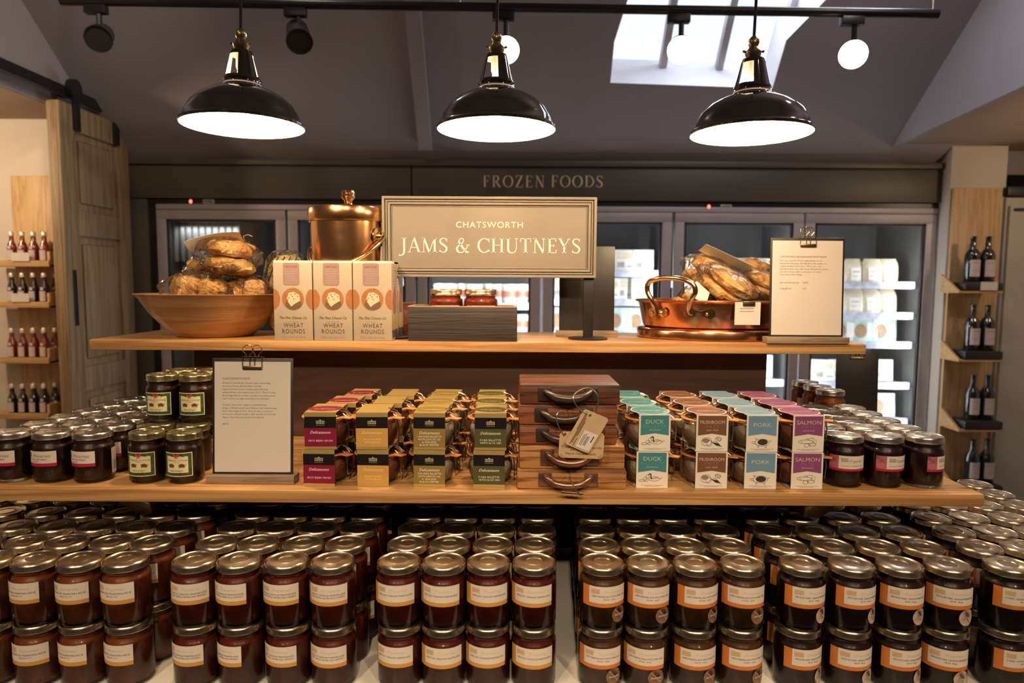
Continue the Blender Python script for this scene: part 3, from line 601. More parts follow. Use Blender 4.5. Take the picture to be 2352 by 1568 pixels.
for k, py in enumerate((668, 825, 985, 1132)):
    z = P(2250, py, 3.62).z; xl, xr = P(2192, py, 3.62).x+.01, P(2298, py, 3.62).x
    q = MB(); q.box(xl, xr, -.16, -.002, z-.012, z, 0, .003); q.prism([(0, z-.01), (.012, z-.01), (.012, z+.09), (0, z+.09)], -.02, -.002) if False else None
    q.M = Matrix.Identity(4); q.add([(xl, -.16, z), (xl, -.002, z), (xl, -.002, z+.09), (xl+.012, -.16, z), (xl+.012, -.002, z), (xl+.012, -.002, z+.09)], [(0, 1, 2), (3, 5, 4), (0, 2, 5, 3), (0, 3, 4, 1), (1, 4, 5, 2)])
    obj('tray', q, 'traywood', rk)
    q = MB(); q.box(xl+.03, xr-.004, -.165, -.03, z+.001, z+.045, 0, .008); obj('black_cradle', q, 'blackgrille', rk)
    for j in range(2):
        x = xl+.105+j*.080
        lab = f'{["left", "right"][j]} wine bottle on the {["top", "second", "third", "lowest"][k]} tray of the right rack'
        if wr_ is None: o = wine(); wr_ = record(o); o.location = (x, 3.665, z+.046); tag(o, lab, 'bottle', 'wine bottles on the right rack')
        else: dup(wr_, (x, 3.665, z+.046), 0, lab, 'wine bottles on the right rack')
cb = thing('tall_cupboard', 'pale grey tall cupboard with black trim at the right edge', 'cupboard', (P(2318, 450, 3.74).x, 3.74, 0))
q = MB(); q.box(0, .5, .02, .14, 0, P(2330, 452, 3.74).z, 0, .006); obj('carcass', q, 'cupboard', cb)
q = MB(); q.box(.012, .48, 0, .02, .05, P(2330, 472, 3.74).z, 0, .004); d = obj('door', q, 'cupboard', cb); q = MB(); q.box(.03, .10, -.015, 0, P(2330, 484, 3.74).z, P(2330, 478, 3.74).z, 0, .002); obj('handle', q, 'black', d)
q = MB(); q.box(-.005, .5, 0, .14, P(2330, 449, 3.74).z, P(2330, 428, 3.74).z, 0, .004); obj('canopy', q, 'black', cb)
q = MB(); c = P(2272, 657, 3.5925); q.box(-.045, .045, -.001, .0020, -.022, .022); o = obj('price_card', q, 'paper', None, False); o.location = (c.x, 3.5925, c.z); tag(o, 'white price card on the top tray of the right wine rack', 'card')
# ================================================================== TRACK LIGHTS
a = P(140, 2, 2.62); b = P(2155, 32, 2.5)
q = MB(); q.tube([a, b], .016, 12); 
tag(obj('lighting_track', q, 'black'), 'long black round lighting track bar crossing under the roof', 'track')
q = MB(); 
for px in (180, 2142, 1080):
    s = (px-140)/2015; p = a.lerp(b, s); q = MB(); q.tube([p+Vector((0, 0, .015)), p+Vector((0, 0, 1.2))], .003, 6); tag(obj('suspension_wire', q, 'wire'), f'thin steel wire holding the lighting track, {"left" if px == 180 else ("right" if px == 2142 else "middle")} one', 'wire', 'track suspension wires')
def track_head(px, py, lit, tgt, label, k):
    s = (px-140)/2015; p = a.lerp(b, s); c = P(px, py, p.y)
    t = thing('track_spotlight', label, 'spotlight', p, 0, 'spotlights on the lighting track')
    q = MB(); q.box(-.05, .03, -.015, .015, -.045, -.014, 0, .004); q.tube([(0, 0, -.045), (0, 0, c.z-p.z+.03)], .010, 8); obj('bracket', q, 'black', t)
    q = MB(); v = (Vector(tgt)-c).normalized() if tgt else Vector((.2, -.3, -1)).normalized()
    q.M = Matrix.Translation((0, 0, c.z-p.z)) @ v.to_track_quat('Z', 'Y').to_matrix().to_4x4()
    q.lathe([(0, -.075), (.035, -.075), (.04, -.065), (.045, .035), (.048, .04), (.044, .04), (.042, .03), (0, .03)], 24); obj('head', q, 'blackgrille', t)
    if lit:
        q = MB(); q.M = Matrix.Translation((0, 0, c.z-p.z)) @ v.to_track_quat('Z', 'Y').to_matrix().to_4x4(); q.lathe([(.047, .041), (.04, .052), (.02, .060), (0, .062)], 24); obj('lens', q, 'glow', t)
        spot(c+v*.09, Vector(tgt), k, 60, (1, .78, .52), .04)
track_head(230, 85, False, P(120, 200, 1.9), 'unlit black track spotlight at the left end', 0)
track_head(703, 85, False, P(740, 260, 2.2), 'unlit black track spotlight between the left pendant and skylight', 0)
track_head(1186, 112, True, (.02, 1.0, 1.6), 'lit spotlight glowing above the middle pendant', 26)
track_head(1585, 112, True, (.3, 1.0, 1.6), 'lit spotlight glowing in front of the skylight', 10)
track_head(1972, 122, True, (.5, 1.0, 1.6), 'lit spotlight glowing right of the right pendant', 26)
# ================================================================== PENDANT LAMPS
def pendant(px, py, label, win, cordtop=True):
    c = P(px, py, 1.2)
    t = thing('pendant_lamp', label, 'lamp', c, 0, 'black enamel pendant lamps')
    out = [(.1015, -.001), (.103, .001), (.1025, .004), (.098, .007), (.094, .018), (.085, .034), (.070, .048), (.052, .058), (.035, .0635), (.031, .068), (.0305, .073)]
    q = MB(); q.lathe(out, 56); obj('shade', q, 'lampblk', t)
    inn = [(.1013, -.0006), (.0965, .006), (.0925, .0175), (.0835, .033), (.069, .0465), (.051, .0565), (.034, .062), (.0295, .073)]
    q = MB(); q.lathe(inn[::-1], 56); obj('shade_lining', q, 'enamel', t)
    n = 48; neck = [(.0305, .073), (.0315, .076), (.029, .079), (.0195, .121), (.016, .127), (.0115, .130)]
    def sk(k, i): 
        a_ = ((i+.5)/n*360-win) % 120; return k == 2 and (a_ < 40 or a_ > 80)
    prof = [(.0305, .073), (.0315, .076), (.029, .081), (.0205, .117), (.018, .124), (.011, .128)]
    SK = lambda k, i: k == 2 and abs((((i+.5)/n*360-win+180) % 120)-60) < 27
    q = MB(); q.lathe(prof, n, 0, skip=SK)
    obj('gallery', q, 'lampblk', t)
    q = MB(); q.lathe([(r_-.0007, z_) for r_, z_ in prof], n, 0, skip=SK); obj('gallery_lining', q, 'enamel', t)
    q = MB(); q.lathe([(.011, .128), (.013, .131), (.014, .136), (.009, .141), (.007, .145), (.0095, .150), (.0085, .157), (.004, .162), (0, .162)], 20); q.tube([(-.012, 0, .136), (-.018, 0, .138)], .002, 6); q.tube([(.012, 0, .136), (.018, 0, .138)], .002, 6); obj('cord_grip', q, 'brass', t)
    q = MB(); q.lathe([(0, .122), (.0095, .122), (.0095, .098), (.008, .094), (0, .094)], 16); obj('bulb_holder', q, 'enamel', t)
    q = MB(); q.lathe([(0, .094), (.007, .092), (.009, .082), (.019, .062), (.023, .045), (.020, .030), (.010, .022), (0, .020)][::-1], 20); obj('bulb', q, 'bulb', t)
    q = MB(); pts = [(0.0015*math.sin(k*1.7)*(1 if k < 6 else .3), 0, .16+k*.06) for k in range(30)]; q.tube(pts, .0026, 8); obj('cord', q, 'cord', t)
    point(c+Vector((0, 0, .012)), 7.0, .022); point(c+Vector((.0, 0, .108)), .35, .006)
pendant(559, 290, 'left black enamel pendant lamp above the wooden bowl', -19)
pendant(1140, 298, 'middle black enamel pendant lamp above the sign', -20)
pendant(1724, 308, 'right black enamel pendant lamp hanging in front of the skylight', -43)
# ================================================================== DISPLAY STAND AND TABLE
ZT_ = EYE-.1227; ZM_ = EYE-.343; ZB_ = EYE-.598
YT0, YT1 = 1.42, 1.715
YM0 = 1.102
ds = thing('display_stand', 'two-tier pine display stand with a dark centre panel', 'shelving', (0, 0, 0))
def shelf(name, x0, x1, y0, y1, z): 
    q = MB(); q.box(x0, x1, y0, y1, z-.022, z, 0, .004); return obj(name, q, 'pine', ds)
shelf('top_shelf', -.884, .741, YT0, YT1, ZT_)
shelf('lower_shelf', -.97, .783, YM0, 1.50, ZM_)
shelf('rear_shelf', -.97, .93, 1.545, 1.94, ZM_)
q = MB(); xa, xb = P(446, 850, 1.5).x, P(1761, 850, 1.5).x; q.box(xa, xb, 1.502, 1.543, ZB_+.001, ZT_-.023); obj('centre_panel', q, 'panel', ds)
for px in (312, 1882):
    x = P(px, 1158, 1.14).x; q = MB(); zz = ZM_-.0225; w0, w1 = .031, .014
    q.add([(x-w0, 1.125, zz), (x+w0, 1.125, zz), (x+w0, 1.498, zz), (x-w0, 1.498, zz), (x-w1, 1.165, zz-.040), (x+w1, 1.165, zz-.040), (x+w1, 1.498, zz-.040), (x-w1, 1.498, zz-.040)], [(0, 3, 2, 1), (0, 1, 5, 4), (1, 2, 6, 5), (2, 3, 7, 6), (3, 0, 4, 7), (4, 5, 6, 7)]); obj('bracket', q, 'pine', ds)
tb = thing('table', 'white marble-topped display table under the marmalade jars', 'table', (0, 0, 0))
q = MB(); q.box(-1.32, 1.30, .90, 1.56, ZB_-.03, ZB_, 0, .004); obj('tabletop', q, 'marble', tb)
q = MB(); q.box(-1.28, 1.26, .98, 1.54, ZB_-.15, ZB_-.0305); obj('apron', q, 'pine', tb)
for x in (-1.2, 1.2):
    for y in (1.02, 1.48): q = MB(); q.box(x-.04, x+.04, y-.04, y+.04, 0, ZB_-.151, 0, .004); obj('leg', q, 'pine', tb)
# ================================================================== JARS
def jar_mesh(Rj, H, lh):
    zt = H-lh; g = MB()
    g.lathe([(0, .001), (Rj*.80, 0), (Rj*.93, .002), (Rj, .007), (Rj, zt-.0165)]+[(Rj-.0046+.0046*math.cos(R(a_)), zt-.0145+.0060*math.sin(R(a_))) for a_ in (0, 18, 36, 54, 70, 84)]+[(Rj*.862, zt-.0072), (Rj*.875, zt-.0050), (Rj*.890, zt-.0036), (Rj*.890, zt-.0022), (Rj*.875, zt-.001), (Rj*.875, H-.003)], 40)
    j = MB(); j.lathe([(0, .005), (Rj*.82, .005), (Rj*.93, .010), (Rj*.965, .016), (Rj*.965, zt-.017), (Rj*.93, zt-.0125), (Rj*.85, zt-.0095), (Rj*.835, zt-.003), (0, zt-.003)], 28)
    r = Rj*.972; l = MB()
    l.lathe([(r*.90, zt), (r*.975, zt-.0002), (r, zt+.0012), (r*.985, zt+.003), (r*.985, H-.003), (r*.97, H-.0010), (r*.94, H), (r*.90, H-.0006), (r*.87, H-.0018), (r*.84, H-.0018), (r*.81, H-.0008), (r*.44, H-.0006), (r*.41, H-.0002), (r*.39, H-.0008), (0, H-.0006)], 44)
    return g, j, l
def jar(name, Rj, H, lh, jm, lidm, labelfn, label, cat='jar', extra=None):
    t = thing(name, label, cat); g, j, l = jar_mesh(Rj, H, lh)
    obj('glass_jar', g, 'glass', t); obj('jam', j, jm, t); obj('lid', l, lidm, t)
    if labelfn: f, ms = labelfn(); q = MB(); f.cyl(q, Rj+.0002); obj('label', q, ms, t, False)
    return t
def marm_label(lines, brd, crest='bluegrey'):
    def fn():
        f = Flat()
        f.rect(-.041, .0375, .031, .0682, 0, 1, 18); f.rect(-.029, .0435, .031, .0684, 1, 2, 14)
        f.rect(-.026, .0575, -.0135, .0645, 2, 3, 3)
        f.text('Preserves', .006, .0585, .0062, 3, 3, shear=.4, width=.026, res=1)
        z = .0512
        for k, s in enumerate(lines): f.text(s, .001, z-k*.0040+(.0006 if len(lines) == 1 else .0014), .0036 if k == 0 or len(s) > 10 else .0026, 4, 3, width=(.052 if len(s) > 14 else .018), res=1)
        return f, [brd, 'white', crest, 'tagline', 'ink']
    return fn
M['tagline'] = mat('faint_print', (.60, .47, .35), .6, var=0)
def sticker(Rj, m1):
    f = Flat(); f.ell(.018, .0255, .0125, .0125, 0, 3, 20); f.stroke([(.010, .034), (.018, .026), (.024, .018)], .0012, 1, 4); f.rect(.010, .0235, .026, .0262, 1, 4, 3); q = MB(); f.cyl(q, Rj+.0002); return q, [m1, 'stickerl']
GR = [
 ('orange marmalade', 'amber', ['ORANGE MARMALADE', 'MEDIUM CUT'], 'orange', [-22, 80, 187, 289], [1, 1, 1, 1], None, 'amber orange'),
 ('seville marmalade', 'seville', ['SEVILLE ORANGE MARMALADE', 'PEAT WITH LAPHROAIG WHISKY'], 'orange', [446, 549, 657, 764], [1]*4, None, 'red-brown Seville orange'),
 ('seedless marmalade', 'seedless', ['SEEDLESS ORANGE MARMALADE'], 'orange', [915, 1019, 1123, 1228], [1]*4, None, 'deep red seedless orange'),
 ('lime marmalade', 'lime', ['LIME MARMALADE WITH PINK GIN', 'PINK GIN'], 'deeporange', [1384, 1489, 1595, 1703], [1]*4, 'sticker', 'brown lime'),
 ('dark marmalade', 'dark', ['VINTAGE DARK ORANGE MARMALADE', '454g'], 'deeporange', [1843, 1954, 2068, 2176], [1]*4, 'stickerl', 'black vintage dark orange'),
 ('second dark marmalade', 'dark', ['DARK ORANGE MARMALADE', '454g'], 'deeporange', [2318, 2424, 2530, 2636], [1]*4, None, 'black orange'),
 ('far left marmalade', 'amber', ['ORANGE MARMALADE', 'THICK CUT'], 'orange', [-460, -350, -240, -130], [1]*4, None, 'far left amber'),
]
RJ, HJ = .0335, .0932
Y0 = .984
for gi, (gn, jm, lines, brd, pxs, _, stk, desc) in enumerate(GR):
    p = jar('marmalade_jar', RJ, HJ, .0105, J[jm], 'lid', marm_label(lines, brd), 'x', 'jar')
    if stk: q, ms = sticker(RJ, stk); obj('round_sticker', q, ms, p, False)
    rec = record(p)
    # plain single-mesh copy for the hidden lower layers behind
    g, j, l = jar_mesh(RJ, HJ, .0105); o_ = MB(); o_.v = []; 
    for mbx, mi in ((j, 0), (l, 1)): o_.add(mbx.v, mbx.f, mi)
    simple = obj('marmalade_jar', o_, [J[jm], 'lid']); su_ = False; first = True
    nrow = 7
    for ci, px in enumerate(pxs):
        X0 = P(px, 1290, Y0).x; ztop_ = ZB_+2*HJ
        for r in range(nrow):
            jx = X0+.0038*r+random.uniform(-.0012, .0012); jy = Y0+.0690*r+random.uniform(-.0005, .0012)
            if gi == 4 and r: jx += .0005*ci
            rz_ = R(random.uniform(-16, 10)-(4 if gi in (0, 1, 6) else -4)); lowrz = rz_+R(random.uniform(-18, 18))
            cn = ['leftmost', 'second from left', 'third from left', 'rightmost'][ci]
            rn = ['front', 'second', 'third', 'fourth', 'fifth', 'sixth', 'rearmost'][r]
            lab = f'{desc} marmalade jar, {cn} of block, {rn} row, upper layer'
            grp = f'{gn} jars on the table'
            if first: o = p; first = False; o.location = (jx, jy, ZB_+HJ+.0001); o.rotation_euler = (0, 0, rz_); tag(o, lab, 'jar', grp)
            else: dup(rec, (jx, jy, ZB_+HJ+.0001), rz_, lab, grp)
            lab2 = f'{desc} marmalade jar, {cn} of block, {rn} row, lower layer'
            if r < 3: dup(rec, (jx+random.uniform(-.0012, .0012), jy+random.uniform(-.0006, .0006), ZB_), lowrz, lab2, grp)
            else:
                if not su_: o = simple; su_ = True
                else: o = simple.copy(); COL.objects.link(o)
                o.location = (jx, jy, ZB_); tag(o, lab2, 'jar', grp)
# ---- lower shelf, left: mincemeat with brandy preserves
def pres_label(photo=False):
    def fn():
        f = Flat()
        if not photo:
            f.rect(-.030, .030, .022, .0355, 0, 1, 12); f.rect(-.030, .0355, .022, .056, 1, 1, 12); f.text('Preserves', -.001, .0455, .0085, 3, 2, shear=.4, width=.030, res=2)
            f.text('FRUIT MINCEMEAT', -.006, .0408, .0032, 4, 2, width=.028, res=1); f.text('& BRANDY', -.012, .0370, .0030, 4, 2, width=.014, res=1); f.rect(-.029, .045, -.022, .053, 2, 2, 2)
        else:
            f.rect(-.034, .030, .030, .034, 0, 1, 14); f.rect(-.034, .034, -.018, .056, 2, 1, 6); f.rect(-.018, .034, .030, .056, 1, 1, 10); f.rect(-.014, .046, -.003, .0525, 3, 2, 3)
            f.text('Preserves', .010, .045, .0080, 4, 2, shear=.4, width=.024, res=2); f.text('BLACKCURRANT JAM', .005, .038, .0030, 4, 2, width=.036, res=1)
        return f, (['crimson', 'white', 'mauve', 'grey', 'ink'] if not photo else ['crimson', 'white', 'photo', 'packg', 'grey'])
    return fn
RP, HP = .0325, .0845
mp_ = jar('preserve_jar', RP, HP, .010, J['mince'], 'lids', pres_label(), 'x', 'jar')
f = Flat(); f.rect(.050, .012, .068, .056, 0, 1, 6); f.rect(.054, .018, .064, .034, 1, 2, 4); q = MB(); f.cyl(q, RP+.0002); obj('back_label', q, ['white', 'packg'], mp_, False)
mrec = record(mp_); first = True
k6 = ['front', 'second', 'third', 'fourth', 'fifth', 'sixth']
for r in range(6):
    for c in range(4 if r else 3):
        if r > 0 and c == 3 and r > 4: continue
        x = -.7215-.0695*(2-c)+r*.0035+(random.uniform(-.001, .001)); y = 1.159+.0665*r
        lab = f'dark silver-lidded preserve jar, left end of shelf, {k6[r]} row, {["leftmost", "second", "third", "rightmost"][c]} in row'
        if r == 0: lab = f'dark preserve jar with crimson label stripe, {["half cut by photo edge", "middle", "nearest the green-labelled jars"][c]}, front row'
        rzz = R(random.uniform(-8, 4))
        if r == 1 and c == 3: rzz = R(-35)
        if first: o = mp_; first = False; o.location = (x, y, ZM_+.0001); tag(o, lab, 'jar', 'mincemeat preserve jars on the left of the lower shelf')
        else: dup(mrec, (x, y, ZM_+.0001), rzz, lab, 'mincemeat preserve jars on the left of the lower shelf')
# ---- green labelled mincemeat jars
def holly():
    f = Flat(); f.rect(-.0255, .014, .0255, .055, 0, 1, 14, 1); f.rect(-.0240, .0155, .0240, .0535, 1, 2, 14); 
    f.rect(-.0185, .0205, .0185, .0490, 0, 3, 12)
    for k in range(26):
        u = -.0215+.043*(k/25); f.ell(u, .0190+random.uniform(-.001, .001), .0018, .0014, 1, 4, 6); f.ell(u, .0502+random.uniform(-.001, .001), .0018, .0014, 1, 4, 6)
    f.poly([(0, .0505), (-.0045, .0535), (-.0045, .0475)], 2, 5); f.poly([(0, .0505), (.0045, .0475), (.0045, .0535)], 2, 5); f.poly([(-.001, .0505), (-.003, .0445), (-.0005, .046), (0, .050), (.0005, .046), (.003, .0445), (.001, .0505)], 2, 5)
    f.text('THURSDAY COTTAGE', 0, .0405, .0036, 3, 4, width=.034, res=1); f.text('HANDMADE', 0, .0380, .0016, 3, 4, width=.010, res=1)
    for s in (-1, 1):
        f.poly([(s*.0150, .0350), (s*.003, .0350), (s*.0045, .0290), (s*.0125, .0290)], 4, 4); f.ell(s*.0085, .0330, .0042, .0032, 3, 5, 12)
    f.text('MINCEMEAT', 0, .0226, .0040, 3, 4, width=.022, res=1)
    return f, ['creaml', 'holly', 'bow', 'ink', 'biscuit']
RC, HC = .0300, .0860
hj = jar('mincemeat_jar', RC, HC, .0115, J['mince'], 'tartanlid', holly, 'x', 'jar'); hrec = record(hj)
pos = []
def XP(px, py, Y): return P(px, py, Y).x
y1, y2, y3 = 1.157, 1.222, 1.287
low = [(XP(340, 1050, y1), y1, 'left of the front pair'), (XP(426, 1050, y1), y1, 'right of the front pair'), (XP(366, 1020, y2), y2, 'left of the pair behind the front'), (XP(446, 1020, y2), y2, 'right of the pair behind the front'), (XP(366, 1020, y2)+.002, y3, 'left of the rear pair'), (XP(446, 1020, y2)+.002, y3, 'right of the rear pair')]
for i, (x, y, w) in enumerate(low):
    lab = f'mincemeat jar with green holly label on the shelf, {w}'
    if i == 0: hj.location = (x, y, ZM_+.0001); tag(hj, lab, 'jar', 'green-labelled mincemeat jars')
    else: dup(hrec, (x, y, ZM_+.0001), R(random.uniform(-4, 4)), lab, 'green-labelled mincemeat jars')
for (x, y, w) in ((XP(377, 905, 1.252), 1.252, 'left'), (XP(452, 905, 1.252), 1.252, 'right'), (XP(377, 905, 1.252)+.002, 1.318, 'rear left'), (XP(452, 905, 1.252)+.002, 1.318, 'rear right')):
    dup(hrec, (x, y, ZM_+HC+.0002), R(random.uniform(-3, 6)), f'mincemeat jar with green holly label stacked on top, {w} of the four', 'green-labelled mincemeat jars')
# ---- right: blackcurrant preserve jars
bj = jar('preserve_jar', RP, HP+.002, .010, J['berry'], 'lids', pres_label(True), 'x', 'jar'); brec = record(bj); first = True
for r in range(5):
    for c in range(3):
        x = .574+.0685*c+r*.001; y = 1.160+.067*r
        lab = f'dark berry jam jar with silver lid, {k6[r]} row, {["nearest the salmon jars", "middle", "nearest the shelf end"][c]}'
        rzz = R((-6, 14, 42)[c] if r == 0 else random.uniform(-15, 15))
        if first: bj.location = (x, y, ZM_+.0001); bj.rotation_euler = (0, 0, rzz); tag(bj, lab, 'jar', 'dark berry jam jars on the right of the lower shelf'); first = False
        else: dup(brec, (x, y, ZM_+.0001), rzz, lab, 'dark berry jam jars on the right of the lower shelf')
def plainl():
    f = Flat(); f.rect(-.020, .020, .026, .062, 0, 1, 12); f.rect(-.016, .05, .02, .052, 1, 2, 4); f.rect(-.016, .042, .012, .0435, 1, 2, 4); return f, ['white', 'grey']
cj = jar('chutney_jar', .0330, .100, .011, J['chutney'], 'lids', plainl, 'x', 'jar'); crec = record(cj); first = True
for r, y in enumerate((1.575, 1.643, 1.711)):
    lab = f'tall orange chutney jar beside the black card, {["nearest", "middle", "farthest"][r]} of three'
    if first: cj.location = (.742, y, ZM_+.0001); cj.rotation_euler = (0, 0, R(-20)); tag(cj, lab, 'jar', 'tall chutney jars on the rear shelf'); first = False
    else: dup(crec, (.742, y, ZM_+.0001), R(-20), lab, 'tall chutney jars on the rear shelf')
# ================================================================== CLIP-TOP JARS
HK = .0625; RK = .0400
def clasp(mb, rad, zc, sgn):
    x = sgn*(rad+.002)
    mb.tube([(x, -.010, zc+.004), (x+sgn*.004, -.010, zc-.012), (x+sgn*.003, -.008, zc-.034), (x+sgn*.003, .008, zc-.034), (x+sgn*.004, .010, zc-.012), (x, .010, zc+.004)], .0011, 6)
    mb.tube([(x-sgn*.006, -.009, zc+.008), (x+sgn*.002, -.010, zc+.002), (x+sgn*.002, .010, zc+.002), (x-sgn*.006, .009, zc+.008)], .0011, 6)
    mb.tube([(x-sgn*.018, 0, zc+.016), (x-sgn*.004, 0, zc+.012), (x+sgn*.003, 0, zc+.003)], .0016, 6)
def kilner(name, label, bandfn, filling, w=.053):
    t = thing(name, label, 'jar')
    g = MB(); g.lathe([(0, .001), (.027, 0), (.031, .002), (.0365, .016), (.0385, .028), (.0375, .036), (.034, .0415), (.0340, .0455), (.0385, .0465), (.0385, .0485)], 36); obj('glass_jar', g, 'glass', t)
    g = MB(); g.lathe([(0, .004), (.027, .004), (.030, .006), (.0352, .018), (.037, .028), (.036, .035), (.0325, .040), (0, .040)], 28); obj('filling', g, filling, t)
    g = MB(); g.lathe([(.034, .0486), (.0405, .0486), (.0415, .0500), (.0405, .0514), (.034, .0514)], 36); g.M = Matrix.Rotation(R(62), 4, 'Z') @ Matrix.Rotation(R(0), 4, 'X'); g.box(-.007, .007, -.056, -.036, .0490, .0512, 0, .0008); obj('rubber_seal', g, 'seal', t)
    g = MB(); g.lathe([(.0385, .0516), (.0390, .0535), (.0365, .0565), (.033, .0580), (.031, .0612), (.028, .0618), (0, .0618)], 36); obj('glass_lid', g, 'glass', t)
    g = MB(); g.M = Matrix.Rotation(R(-14), 4, 'Z'); clasp(g, RK, .048, 1)
    g.tube([(-.034, 0, .058), (-.042, 0, .053), (-.044, 0, .044), (-.041, 0, .040)], .0012, 6); g.tube([(-.040, -.012, .0455), (-.045, -.006, .046), (-.045, .006, .046), (-.040, .012, .0455)], .0011, 6)
    pts = [(.0352*math.sin(R(a)), -.0352*math.cos(R(a)), .0437) for a in range(0, 360, 15)]; g.tube(pts, .0011, 6, closed=True); obj('wire_clasp', g, 'steel', t)
    f1, f2, ms = bandfn(w); q = MB(); hw = w/2
    # card band: top strip over the lid, front face, short turn under the jar
    q.box(-hw, hw, -.0418, .0418, .0620, .0625, ms.index('edge') if 'edge' in ms else 0)
    f2.top(q, .0626, .0002); f1.plane(q, -.0422, .0002); q.box(-hw, hw, -.0421, -.0416, .0006, .0622, 0); q.box(-hw, hw, .0412, .0418, .0006, .0622, 0); q.box(-hw, hw, -.0418, .0418, 0, .0005, 0)
    obj('card_band', q, [x for x in ms], t, False); return t
def deli(colm, lines, topc=True, script='cream'):
    def fn(w):
        h = w/2; f = Flat(); f.rect(-h, .001, h, .005, 0, 1); f.rect(-h, .005, h, .0365, 1, 2); f.rect(-h, .0365, h, .0555, 2, 2); f.rect(-h, .0555, h, .0620, 0, 2)
        f.rect(-.007, .0435, .007, .0490, 3, 3); f.poly([(-.002, .049), (.002, .049), (0, .0515)], 3, 3)
        for k in range(5): f.rect(-.0060+k*.0026, .0445, -.0050+k*.0026, .0480, 2, 4)
        f.rect(-.007, .0410, .007, .0415, 3, 3)
        f.text('Delicatessen', 0, .0270, .0068, 4, 3, shear=.35, width=.034, res=2)
        n = len(lines); z = .0215 if n > 2 else (.016 if n == 2 else .0135)
        for k, s in enumerate(lines): f.text(s, 0, z-.0047*k, .0044, 4, 3, width=min(.040, .0027*len(s)), res=1)
        g = Flat(); g.rect(-h, -.041, h, .041, 0, 1)
        if topc: g.ell(0, -.006, h*1.12, .024, 1, 2, 28); g.text(lines[0], 0, -.014, .006, 4, 3, width=.036, res=1)
        return f, g, ['foilgold', colm, 'blackcard', 'crest', script]
    return fn
def strokeset(f, sets, ox, oy, k, mi, lay, w=.0005):
    for s in sets: f.stroke([(ox+x*k, oy+y*k) for x, y in s], w, mi, lay)
def ring(cx, cy, rx, ry, a0=0, a1=360, n=16): return [(cx+rx*math.cos(R(a0+(a1-a0)*i/n)), cy+ry*math.sin(R(a0+(a1-a0)*i/n))) for i in range(n+1)]
DUCK = [ring(.4, 0, 1.0, .42), [(1.3, .05), (1.9, .25), (1.5, -.1)], ring(-1.3, 0, .35, .33), ring(-.85, .45, .3, .28), ring(-1.0, -.3, .3, .25), ring(-1.9, -.35, .55, .2), [(.1, .15), (.8, .25), (1.2, .1)], [(.1, -.05), (.9, .05)]]
MUSH = [ring(-1.0, .1, .95, .75), ring(-.5, -.2, .5, .55), [(-1.6, .3), (-1, .6), (-.5, .4)], [(0, 0), (.8, -.6), (1.9, -.8), (1.3, -.3), (.6, .2), (0, 0)], ring(1.2, .6, .55, .4), ring(1.4, .5, .25, .2), ring(1.0, .7, .2, .2)]
PIG = [ring(0, 0, 1.35, .65), [(-1.2, .1), (-1.8, .15), (-1.9, -.1), (-1.2, -.3)], [(-1.1, .5), (-1.3, .8), (-.9, .6)], [(-.8, -.55), (-.8, -1.0), (-.6, -1), (-.55, -.6)], [(.6, -.6), (.65, -1.0), (.85, -1), (.9, -.5)], [(1.35, .1), (1.7, .35), (1.6, .5)]]
FISH = [ring(-.5, .2, 1.4, .35), [(.8, .2), (1.6, .6), (1.5, -.1), (.8, .1)], ring(-.2, -.5, .5, .35), ring(.8, -.4, .7, .25), [(-.6, .5), (-.2, .85), (.1, .5)], [(0, .7), (.6, .9), (1.2, .7)], [(-1.4, .3), (-1.1, .1)]]
def rill(colm, l1, l2, l3, art):
    def fn(w):
        h = w/2; f = Flat(); f.rect(-h, .001, h, .062, 0, 1); hh = h-.0028
        f.poly([(-hh, .0275), (0, .0310), (hh, .0275), (hh, .0612), (-hh, .0612)], 1, 2)
        f.text(l1, 0, .0475 if l2 else .0430, .0095 if len(l1) < 7 else .0082, 2, 3, width=(.030 if len(l1) < 6 else .041), res=2)
        if l2: f.text(l2, 0, .0405, .0072, 3, 3, width=.008*len(l2)**.75, res=2)
        if l3: f.text(l3, 0, .0355, .0042, 2, 3, shear=.3, width=.020, res=1)
        strokeset(f, art, 0, .0165, .0090, 4, 3)
        if art is DUCK: f.stroke([(.0000, .0165), (-.0018, .0182), (-.0022, .0205), (-.0018, .0230), (-.0026, .0248), (-.0042, .0250), (-.0052, .0242), (-.0068, .0238)], [.0030, .0020, .0016, .0018, .0024, .0024, .0016, .0006], 4, 4)
        if art is PIG: f.ell(.001, .0170, .0085, .0050, 4, 3, 20)
        if art is MUSH: f.poly([(.001, .0165), (.007, .0115), (.016, .0090), (.010, .0150)], 4, 4); f.ell(-.0105, .019, .006, .004, 5, 2, 14)
        f.rect(-.019, .0052, .019, .0055, 4, 3); f.rect(-.012, .0035, .012, .0038, 4, 3)
        g = Flat(); g.rect(-h, -.041, h, .041, 1, 0); g.ell(0, -.004, h*1.25, .0365, 0, 1, 32); g.ell(0, -.004, h*1.18, .0345, 1, 2, 32); g.text(l1, 0, -.012, .0090, 2, 3, width=.034, res=2); g.text(l2 or 'RILLETTE', 0, -.022, .006, 3, 3, width=.028, res=2)
        return f, g, ['tagw', colm, 'foilcream', M_[colm], 'inkb', 'grey']
    return fn
M['foilcream'] = mat('pale_foil_letter', (.74, .62, .42), .4, .2, var=0); M['inkb'] = mat('black_ink', (.035, .028, .026), .7, var=0)
